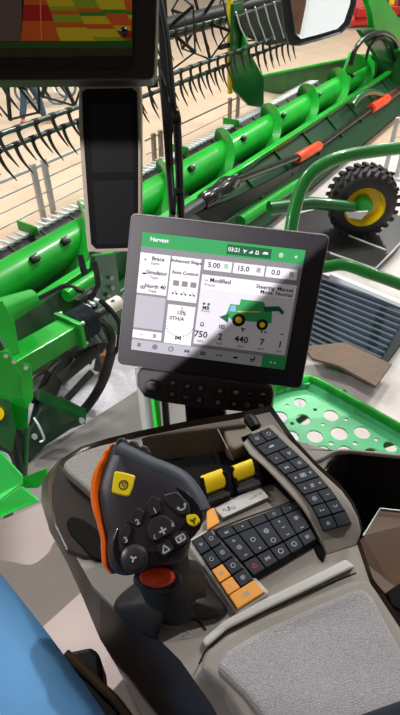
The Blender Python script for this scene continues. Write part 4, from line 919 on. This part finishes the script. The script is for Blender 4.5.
rect(.53, .02, .80, .10, SGD, 3); txt('03:21', .575, .06, .008, SW, 5); ic_('fan', .64, .06, .004, SW, 5); ic_('signal', .675, .06, .004, SW, 5); ic_('bell', .715, .06, .0045, SW, 5); ic_('combine', .765, .06, .005, SW, 5); ic_('knobdot', .86, .06, .004, SW); ic_('plus', .95, .06, .004, SW)
rect(0, .165, .19, .50, SW, 2); rect(.20, .165, .385, .53, SW, 2)
for i, (s1, s2) in enumerate((('Brace', 'Farm'), ('Simulator', 'Type'), ('North 40', 'Field'))):
    txt(s1, .115, .205+i*.115, .0082); txt(s2, .10, .245+i*.115, .0062, SG); ic_(('up', 'combine', 'box')[i], .035, .22+i*.115, .004)
txt('Advanced Shape', .293, .20, .0068); txt('Auto Control', .293, .295, .0070)
for i in range(3): rect(.225+i*.055, .36, .262+i*.055, .405, SG, 4); ic_('arrows', .243+i*.055, .47, .005); ic_('up', .245+i*.055, .455, .003)
for a0, a1, s_ in ((.405, .575, '5.00'), (.585, .775, '15.0'), (.785, .975, '0.0')):
    rect(a0, .16, a1, .245, SW, 3); txt(s_, a0+.06, .203, .0105); ic_('lines', a1-.035, .2, .0055, SGR if s_ == '5.00' else SB)
rect(.40, .285, .985, .40, SW, 3); txt('-- Modified', .50, .325, .0088); txt('Preset', .455, .365, .0062, SG); txt('Steering  Manual', .855, .33, .0080); txt('Mode  Normal', .87, .37, .0078)
rect(.40, .40, .985, .875, SL, 3)
rect(0, .52, .19, .80, SGG, 2); rect(0, .82, .19, .89, SW, 3); ic_('lines', .145, .855, .005); ic_('minus', .06, .855, .004)
rect(.21, .565, .385, .90, SW, 3); txt('2', .30, .595, .008, SG); txt('10%', .30, .63, .0085); txt('0TH/A', .275, .68, .008)
for k in range(15):
    q = math.radians(-170+k*(340-200)/14*1.15-0); ca, cb = .298, .74
    p0 = M(sa0+(sa1-sa0)*ca, sb0+(sb1-sb0)*cb, .0022); a_ = p0+Uu*math.cos(q)*.021+Vu*math.sin(q)*.017; b_ = p0+Uu*math.cos(q)*.024+Vu*math.sin(q)*.020
    d_ = (b_-a_).normalized(); n_ = MN.cross(d_)*.0005; m.add([a_-n_, b_-n_, b_+n_, a_+n_], [(0, 1, 2, 3)], SB)
ic_('x', .298, .845, .006)
ic_('arrows', .45, .525, .006); txt('MB', .45, .56, .008); txt('Active', .45, .585, .005, SG)
# little harvester picture
def pp(pts, mt, L=5): m.add([M(sa0+(sa1-sa0)*a, sb0+(sb1-sb0)*b, .0012+L*.0002) for a, b in pts], [tuple(range(len(pts)))], mt)
pp([(.60, .50), (.655, .50), (.66, .45), (.80, .45), (.82, .49), (.86, .49), (.87, .62), (.62, .63), (.58, .60)], SGR)
pp([(.80, .49), (.90, .47), (.935, .51), (.93, .54), (.90, .51), (.82, .53)], SGD, 6)
pp([(.605, .51), (.635, .51), (.64, .56), (.60, .56)], SBL, 6)
pp([(.65, .55), (.79, .53), (.79, .54), (.65, .56)], SY, 6)
pp([(.54, .62), (.60, .58), (.60, .66)], SGD, 6)
for ca, cb, r in ((.665, .625, .011), (.815, .64, .0095)):
    c0_ = M(sa0+(sa1-sa0)*ca, sb0+(sb1-sb0)*cb, .0026); m.add([c0_+(Uu*math.cos(q)+Vu*math.sin(q))*r for q in [2*math.pi*k/20 for k in range(20)]], [tuple(range(20))], SB)
    m.add([c0_+MN*.0002+(Uu*math.cos(q)+Vu*math.sin(q))*r*.5 for q in [2*math.pi*k/16 for k in range(16)]], [tuple(range(16))], SY)
for a, s_, s2, k in ((.44, '750', 'rpm', 'bell'), (.565, '2', 'mm', 'box'), (.70, '440', 'rpm', 'fan'), (.83, '7', 'mm', 'arrows'), (.945, '1', 'mm', 'minus')):
    ic_(k, a, .70, .005); txt(s_, a, .79, .0135); txt(s2, a, .845, .006, SG)
rect(.0, .905, .85, 1, SGG, 3); rect(.85, .885, 1, 1, SGR, 4)
for i, k in enumerate(('lines', 'knobdot', 'circle', 'x', 'box', 'arrows', 'combine', 'fan')): ic_(k, .05+i*.105, .95, .0048, SB, 5)
txt('?', .80, .945, .012, SB, 6); ic_('arrows', .92, .95, .005, SW, 6)
m.build('screen', t, recalc=False)
# mounting post
m = MB(); m.prism([MQ2.px(x, y, -.05) for x, y in [(178, 330), (226, 336), (224, 400), (228, 440), (188, 446), (184, 400)]], -MN*.03, BLACK); m.build('mounting_post', t, bevel=.004)
m = MB(); m.prism([MQ2.px(x, y, -.03) for x, y in [(160, 300), (250, 312), (240, 360), (160, 350)]], -MN*.03, BLACK); m.build('rear_bracket', t, bevel=.004)
# ---- button bar below
BP = Plane(MQ2.px(200, 390, .006), MN)
t = thing('button_bar', 'rounded black bar of two button rows hanging below the touchscreen', 'control panel', BP.px(205, 410))
bq = [(137, 374), (139, 370), (144, 369), (200, 376), (266, 385), (273, 389), (274, 395), (271, 409), (265, 412.5), (246, 412.5), (200, 408), (160, 402), (144, 397), (137, 386)]
BARM = mat('bar_brown_black', (46, 38, 38), .4); BARK = mat('bar_key', (24, 21, 23), .4)
m = MB(); m.prism([BP.px(x, y) for x, y in bq], -MN*.018, BARM); m.build('bar_case', t, bevel=.003)
PK = mat('bar_print', (170, 162, 162), .6)
rowpx = [[(173, 382.6), (187, 385.4), (201, 387.6), (220, 390.4), (236, 392), (249.5, 393.2), (263, 394)], [(172, 394), (185.5, 397), (199, 399.4), (218, 402.3), (234, 403.6), (247.5, 404.8), (261, 405.2)]]
i0 = [['sun', 'signal', 'bell', 'bell', 'box', 'minus', 'combine'], ['lamp', 'phone', 'note', 'knobdot', 'fan', 'circle', 'box']]
bu = Uu; bv = Vu
for r in range(2):
    for i, (x2, y) in enumerate(rowpx[r]):
        c_ = BP.px(x2, y, .0005); m = MB()
        hw_ = .0098; hh = .0082
        m.prism([c_+bu*a*hw_+bv*b*hh+MN*.001 for a, b in ((-1, -.8), (-.8, -1), (.8, -1), (1, -.8), (1, .8), (.8, 1), (-.8, 1), (-1, .8))], -MN*.003, BARK)
        icon(m, i0[r][i], c_+MN*.0014, bu, bv, .0042, PK); m.build('bar_button', t, recalc=False)
c_ = BP.px(152.5, 386.5, 0); m = MB(); m.loft([[c_+(bu*math.cos(q)+bv*math.sin(q))*r+MN*h for q in [2*math.pi*k/24 for k in range(24)]] for r, h in ((.0135, -.002), (.0135, .004), (.012, .006), (.004, .0065), (.001, .0065))], BARK); icon(m, 'box', c_+MN*.0072, bu, bv, .0055, PK); m.build('scroll_knob', t, smooth=True)
m = MB(); m.box(BP.px(203, 391, .001), bv*.018, bu*.0008, MN*.0005, BARK); m.build('divider_groove', t)

# ================================================================== SMALL VERTICAL DISPLAY
VQ, vq = quadplane([(78, 83), (139, 84), (139, 252), (87, 251)], .78)
if VQ.n.dot(CAM-vq[0]) < 0: VQ.n = -VQ.n
t = thing('corner_post_display', 'narrow upright black display in greige frame on the windshield side', 'display', VQ.px(110, 252, -.02))
fr = sp2([(79, 90), (84, 84), (100, 83), (133, 83), (140, 88), (141, 130), (141, 200), (140, 246), (134, 251), (112, 252), (92, 252), (87, 246), (83, 190), (79, 130)], 3)
m = MB(); m.prism([VQ.px(x, y, 0) for x, y in fr], -VQ.n*.025, CREAMF); m.build('display_frame', t, bevel=.004)
sc = [(82, 92), (86, 89), (132, 88), (137, 92), (138, 130), (138, 242), (132, 248), (96, 249), (91, 244), (87, 190), (83, 130)]
m = MB(); m.prism([VQ.px(x, y, .0008) for x, y in sc], -VQ.n*.003, mat('display_black', (8, 7, 7), .5, spec=.1)); m.build('black_glass', t)
m = MB(); q4 = [VQ.px(x, y, .0012) for x, y in [(91, 104), (131, 104), (134, 170), (134, 244), (97, 244), (92, 175)]]; m.add(q4, [(0, 1, 2, 3, 4, 5)], mat('display_pane', (14, 14, 15), .5, spec=.15)); m.add([VQ.px(x, y, .0014) for x, y in [(92, 173), (134, 172), (134, 180), (92, 181)]], [(0, 1, 2, 3)], MATS['display_black']); m.build('display_pane', t)
m = MB(); m.tube([VQ.px(110, 90, -.03), VQ.px(112, 20, -.04)], .012, BLACK, 10); m.build('mounting_stem', t, smooth=True)

# ================================================================== TOP MONITOR
TQ, tq = quadplane([(-70, -75), (159, -78), (154.5, 79.5), (-62, 81)], .62)
if TQ.n.dot(CAM-tq[0]) < 0: TQ.n = -TQ.n
t = thing('overhead_monitor', 'black-framed monitor with coloured field map at the top left', 'monitor', TQ.px(60, 80, -.02))
def rpoly(c4, r, n=4):
    out = []
    for i in range(4):
        p = Vector(c4[i]); a = (Vector(c4[i-1])-p).normalized(); b = (Vector(c4[(i+1) % 4])-p).normalized()
        s_, e_ = p+a*r, p+b*r
        for k in range(n+1):
            f = k/n; out.append((s_*(1-f)**2+p*2*f*(1-f)+e_*f*f))
    return out
o4 = rpoly([(-70, -75), (159, -78), (154.5, 79.5), (-62, 81)], 8)
m = MB(); m.prism([TQ.px(p.x, p.y, 0) for p in o4], -TQ.n*.03, mat('monitor_black', (22, 18, 18), .35)); m.build('monitor_shell', t, bevel=.002)
m = MB(); m.prism([TQ.px(x, y, .0012) for x, y in [(-60, -68), (134, -68), (133, 68), (-56, 69)]], -TQ.n*.002, mat('screen_black', (12, 8, 8), .3))
def tm(n_, c): return mat(n_, c, .4, emit=.12)
cols = {'r': tm('map_red', (150, 14, 10)), 'o': tm('map_orange', (176, 74, 16)), 'y': tm('map_yellow', (176, 158, 20)), 'l': tm('map_lime', (116, 140, 22)), 'g': tm('map_green', (34, 112, 26))}
m.add([TQ.px(x, y, .0015) for x, y in [(-58, -68), (24, -68), (21, 41), (-56, 41)]], [(3, 2, 1, 0)], tm('map_grey', (84, 66, 62)))
ccol = [lambda y: 24-(y/41)*3, lambda y: 47+y*.33, lambda y: 73+y*.55, lambda y: 97+y*.72, lambda y: 125+y*.25 if y < 24 else 131, lambda y: 132]
grid = [(-68, -40, 'lyoly'), (-40, -22, 'oyrlg'), (-22, -10, 'ylgoy'), (-10, 5, 'ololo'), (5, 13, 'royol'), (13, 21, 'rlylg'[:2]+'ygo'), (21, 26, 'ooory'), (26, 41, 'oyyro')]
rowsD = [(-68, -40, 'loyly'), (-40, -20, 'oylry'), (-20, -6, 'lyoly'), (-6, 5, 'oylyo'), (5, 9, 'rlogg'), (9, 13, 'rogoy'), (13, 21, 'rlyoo'), (21, 26, 'oooyo'), (26, 34, 'oyyrr'), (34, 41, 'oylgg')]
for y0_, y1_, s_ in rowsD:
    for k, ch in enumerate(s_):
        xs = [min(ccol[k](y0_), 132), min(ccol[k+1](y0_), 132), min(ccol[k+1](y1_), 132), min(ccol[k](y1_), 132)]
        ys = [y0_+xs[0]*.012*0, y0_, y1_, y1_]
        sh = [k*1.5]*4
        m.add([TQ.px(x, min(41, y+s2), .0016) for x, y, s2 in zip(xs, ys, sh)], [(3, 2, 1, 0)], cols[ch])
m.add([TQ.px(x, y, .0018) for x, y in [(38, -60), (38.8, -60), (42, 40), (41, 40)]], [(3, 2, 1, 0)], tm('map_line', (210, 130, 60)))
m.add([TQ.px(x, y, .0019) for x, y in [(-57, 41.5), (132.5, 41.5), (132.5, 48), (-57, 48)]], [(3, 2, 1, 0)], tm('map_bar_green', (26, 66, 20)))
m.add([TQ.px(x, y, .0019) for x, y in [(-57, 48), (132.5, 48), (132.5, 56), (-57, 58)]], [(3, 2, 1, 0)], tm('map_bar_dark', (30, 34, 12)))
m.build('screen', t, recalc=False)
m = MB(); c_ = TQ.px(124, 32, .002); m.loft([[c_+(TQ.u*math.cos(q)+TQ.v*math.sin(q))*r+TQ.n*h for q in [2*math.pi*k/20 for k in range(20)]] for r, h in ((.005, -.001), (.005, .002), (.003, .004), (.0005, .0045))], BLACKG); m.build('map_marker', t, smooth=True)
m = MB(); m.tube([TQ.px(60, -40, -.03), TQ.px(60, -140, -.05)], .02, BLACK, 10); m.build('hanging_bracket', t, smooth=True)

# ================================================================== DRIVER, SEAT
SEATM = mat('seat_black', (24, 22, 23), .5, bump=.2, bscale=150)
t = thing('driver_seat', 'black driver seat corner with brown piping beside the blue trouser leg', 'seat', (-.15, 0, zf))
s0 = P(101, 690, 2.70); highlight_pts = [P(66, 654, 2.70), P(82, 668, 2.70), P(100, 686, 2.70), P(120, 706, 2.70), P(150, 750, 2.69)]
poly = [P(66, 652, 2.70), P(84, 667, 2.70), P(101, 684, 2.70), P(122, 706, 2.70), P(170, 790, 2.70)]
back = [v-HD*.52 for v in reversed(poly)]
m = MB(); m.prism(poly+back, (0, 0, -.10), SEATM); m.build('seat_cushion', t, bevel=.02, seg=3)
m = MB(); m.tube(spline(highlight_pts, 4), .0065, mat('highlight_brown', (96, 70, 48), .4), 10); m.build('highlight', t, smooth=True)  # brown highlight of the seat edge, built as a tube
m = MB(); m.prism([P(x, y, 2.66) for x, y in [(64, 654), (72, 650), (91, 646), (100, 654), (102, 672), (102, 690)]], (0, 0, -.08), SEATM); m.build('side_bolster', t, bevel=.008)
cs = sum(poly+back, Vector())/len(poly+back)
m = MB(); m.tube([Vector((cs.x, cs.y, 2.6)), Vector((cs.x, cs.y, zf))], [.12, .16], BLACK, 20); m.build('seat_pedestal', t, smooth=True)
# person
JE = mat('blue_denim', (92, 150, 205), .8, bump=.3, bscale=500, var=.05, vscale=12); NV = mat('navy_jacket_shade', (14, 28, 54), .8); SK = mat('skin', (205, 150, 120), .5)
rh = Vector((-.098, .06, 2.815)); lh = rh-HD*.2; pel = rh-HD*.1-HN*.03+UP*.03
t = thing('person', 'seated person in light blue trousers and navy top, only a leg in view', 'person', (pel.x, pel.y, 2.71))
def pr_(b, f, l, z): return b+HN*f+HD*l+UP*z
kr = rh+Vector((-.70, .71, 0))*.46; kl = lh+HN*.46-HD*.05
ar_ = Vector((kr.x, kr.y, zf+.09))+HN*.08; al = Vector((kl.x, kl.y, zf+.09))+HN*.08
nd = {'pel': (pel, .11), 'wst': (pel-HN*.1+UP*.16, .11), 'chs': (pel-HN*.2+UP*.38, .13), 'nk': (pel-HN*.2+UP*.55, .05), 'h0': (pel-HN*.2+UP*.62, .065), 'h1': (pel-HN*.19+UP*.71, .09), 'h2': (pel-HN*.2+UP*.79, .065),
      'hr': (rh, .085), 'kr': (kr, .058), 'ar': (ar_, .038), 'tr': (ar_+HN*.16-UP*.04, .035), 'hl': (lh, .085), 'kl': (kl, .058), 'al': (al, .038), 'tl': (al+HN*.16-UP*.04, .035),
      'sr': (pel-HN*.2+UP*.46+HD*.18, .055), 'er': (pel-HN*.36+UP*.2+HD*.2, .042), 'wr': (pel+HN*.0+UP*.12+HD*.0-HN*0, .028), 'sl': (pel-HN*.2+UP*.46-HD*.18, .055), 'el': (pel-HN*.2+UP*.2-HD*.26, .042), 'wl': (pel+HN*.1+UP*.12-HD*.12, .028)}
nd['wr'] = (pel+HN*.1+UP*.13-HD*.05, .028); nd['pr'] = (pel+HN*.17+UP*.12-HD*.09, .034); nd['pl'] = (pel+HN*.17+UP*.11-HD*.15, .034)
ed = [('pel', 'wst'), ('wst', 'chs'), ('chs', 'nk'), ('nk', 'h0'), ('h0', 'h1'), ('h1', 'h2'), ('pel', 'hr'), ('hr', 'kr'), ('kr', 'ar'), ('ar', 'tr'), ('pel', 'hl'), ('hl', 'kl'), ('kl', 'al'), ('al', 'tl'), ('chs', 'sr'), ('sr', 'er'), ('er', 'wr'), ('wr', 'pr'), ('chs', 'sl'), ('sl', 'el'), ('el', 'wl'), ('wl', 'pl')]
for h, side in (('pr', 1), ('pl', -1)):
    for k in range(4):
        b0 = nd[h][0]+HD*(k-1.5)*.018*side; L_ = (.075, .085, .08, .062)[k]
        nd[h+'f%da' % k] = (b0+HN*L_*.55-UP*.005, .0085); nd[h+'f%db' % k] = (b0+HN*L_*.95-UP*.022, .0075)
        ed += [(h, h+'f%da' % k), (h+'f%da' % k, h+'f%db' % k)]
    nd[h+'t'] = (nd[h][0]+HD*.045*-side+HN*.02, .0095); ed.append((h, h+'t'))
skinned('body', t, nd, ed, SK)
g_ = lambda k, x: (nd[k][0], nd[k][1]+x)
n2 = {'pel': g_('pel', .01), 'hr': (rh, .085), 'kr': (kr, .07), 'ar': (ar_+UP*.05, .055), 'hl': (lh, .105), 'kl': (kl, .075), 'al': (al+UP*.05, .055), 'mr': ((rh+kr)/2, .082), 'ml': ((lh+kl)/2, .095)}
skinned('trousers', t, n2, [('pel', 'hr'), ('hr', 'mr'), ('mr', 'kr'), ('kr', 'ar'), ('pel', 'hl'), ('hl', 'ml'), ('ml', 'kl'), ('kl', 'al')], JE)
hf = P(34, 756, 2.86); n3 = {'hf': (hf, .06), 'chs': g_('chs', .025), 'wst': g_('wst', .03), 'hem': (pel+UP*.02-HN*.02, .15), 'sr': g_('sr', .02), 'er': g_('er', .02), 'wr': g_('wr', .014), 'sl': g_('sl', .02), 'el': g_('el', .02), 'wl': g_('wl', .014)}  # navy hem reaches forward, standing in for shade below the leg
skinned('jacket', t, n3, [('chs', 'wst'), ('wst', 'hem'), ('hem', 'hf'), ('chs', 'sr'), ('sr', 'er'), ('er', 'wr'), ('chs', 'sl'), ('sl', 'el'), ('el', 'wl')], NV)
for a_ in (ar_, al):
    m = MB(); m.loft([[a_+HN*x+HD*(w*c_)+UP*(z*s2-.05) for c_, s2 in ((-1, -.5), (1, -.5), (.9, .5), (0, 1), (-.9, .5))] for x, w, z in ((-.07, .035, .08), (.0, .045, .09), (.14, .05, .06), (.22, .03, .04))], BLACK); m.build('shoe', t, smooth=True, subsurf=1)
m = MB(); lathe(m, nd['h1'][0]-HN*.03+UP*.03, UP, [(-.05, .1), (.02, .108), (.08, .08), (.105, .01)], mat('hair_brown', (60, 42, 30), .7), 16); m.build('hair', t, smooth=True)

# ================================================================== LIGHT
w = bpy.data.worlds.new('hall'); bpy.context.scene.world = w; w.use_nodes = True
w.node_tree.nodes['Background'].inputs[0].default_value = (1.0, .96, .93, 1); w.node_tree.nodes['Background'].inputs[1].default_value = .27
def area(loc, target, size, power, col=(1, 1, 1), sy=None):
    l = bpy.data.lights.new('hall_lamp', 'AREA'); l.energy = power; l.size = size; l.color = col
    if sy: l.shape = 'RECTANGLE'; l.size_y = sy
    o = bpy.data.objects.new('hall_lamp', l); C.objects.link(o); o.location = loc
    o.rotation_euler = (Vector(target)-Vector(loc)).to_track_quat('-Z', 'Y').to_euler(); return o
for x, y in ((-5, 8), (2, 9), (9, 10), (-2, 17), (7, 18)): area((x, y, 9), (x, y, 0), 1.2, 560, (1, .97, .92))
l = bpy.data.lights.new('aimed_spot', 'SPOT'); l.energy = 2600; l.spot_size = math.radians(12); l.shadow_soft_size = .2  # added spot, aimed only to brighten the wing mirror
o = bpy.data.objects.new('aimed_spot', l); C.objects.link(o); o.location = (6, -4, 6); o.rotation_euler = (PT(320, 5, 2.5)-Vector((6, -4, 6))).to_track_quat('-Z', 'Y').to_euler()
area((-7, 1.5, 7.5), (-.1, .6, 2.9), .6, 230, (1, .97, .95))
s = bpy.data.lights.new('hall_sun', 'SUN'); s.energy = 1.2; s.angle = math.radians(1.5); s.color = (1, .95, .88)
so = bpy.data.objects.new('hall_sun', s); C.objects.link(so); so.rotation_euler = Vector((-.42, -.5, -1)).to_track_quat('-Z', 'Y').to_euler()
# spotlight of the hall, behind and to the left, through the side window
sv = Vector((-.55, -.75, .45)).normalized()
l = bpy.data.lights.new('aimed_spot', 'SPOT'); l.energy = 3100; l.spot_size = math.radians(14); l.shadow_soft_size = .02; l.color = (1, .95, .97)
o = bpy.data.objects.new('aimed_spot', l); C.objects.link(o); o.location = MQ2.px(215, 330)+sv*7; o.rotation_euler = (-sv).to_track_quat('-Z', 'Y').to_euler()
# cab roof, rear wall and an added slanted panel that shades the touchscreen
LIN = mat('headliner', (120, 112, 104), .8)
struct(MB().box((-.1, -.10, 4.2), (1.55, 0, 0), (0, .85, 0), (0, 0, .04), LIN).build('ceiling', bevel=.03))
struct(MB().box((-.1, -1.38, 2.75), (1.5, 0, 0), (0, .03, 0), (0, 0, .45), LIN).build('wall_rear', bevel=.01))
pa, pb = MQ2.px(150, 386), MQ2.px(334, 236)
ea, eb = pa+sv*1.7, pb+sv*1.7; ed_ = (eb-ea).normalized(); dn_ = sv.cross(ed_).normalized()
if dn_.z > 0: dn_ = -dn_
m = MB(); m.prism([ea-ed_*.05, eb+ed_*.2, eb+ed_*.2+dn_*.30, ea-ed_*.05+dn_*.30], sv*.03, LIN); struct(m.build('shade_panel', bevel=.004))

# ================================================================== CAMERA
cd = bpy.data.cameras.new('camera'); co = bpy.data.objects.new('camera', cd); C.objects.link(co)
co.location = CAM; co.rotation_euler = (math.pi/2-PITCH, 0, 0); cd.sensor_fit = 'VERTICAL'; cd.sensor_height = 24; cd.lens = 24*F/715; cd.clip_start = .02; cd.clip_end = 200
sc_ = bpy.context.scene; sc_.camera = co
sc_.view_settings.view_transform = 'Standard'; sc_.view_settings.look = 'None'; sc_.view_settings.gamma = 1; sc_.view_settings.exposure = 0
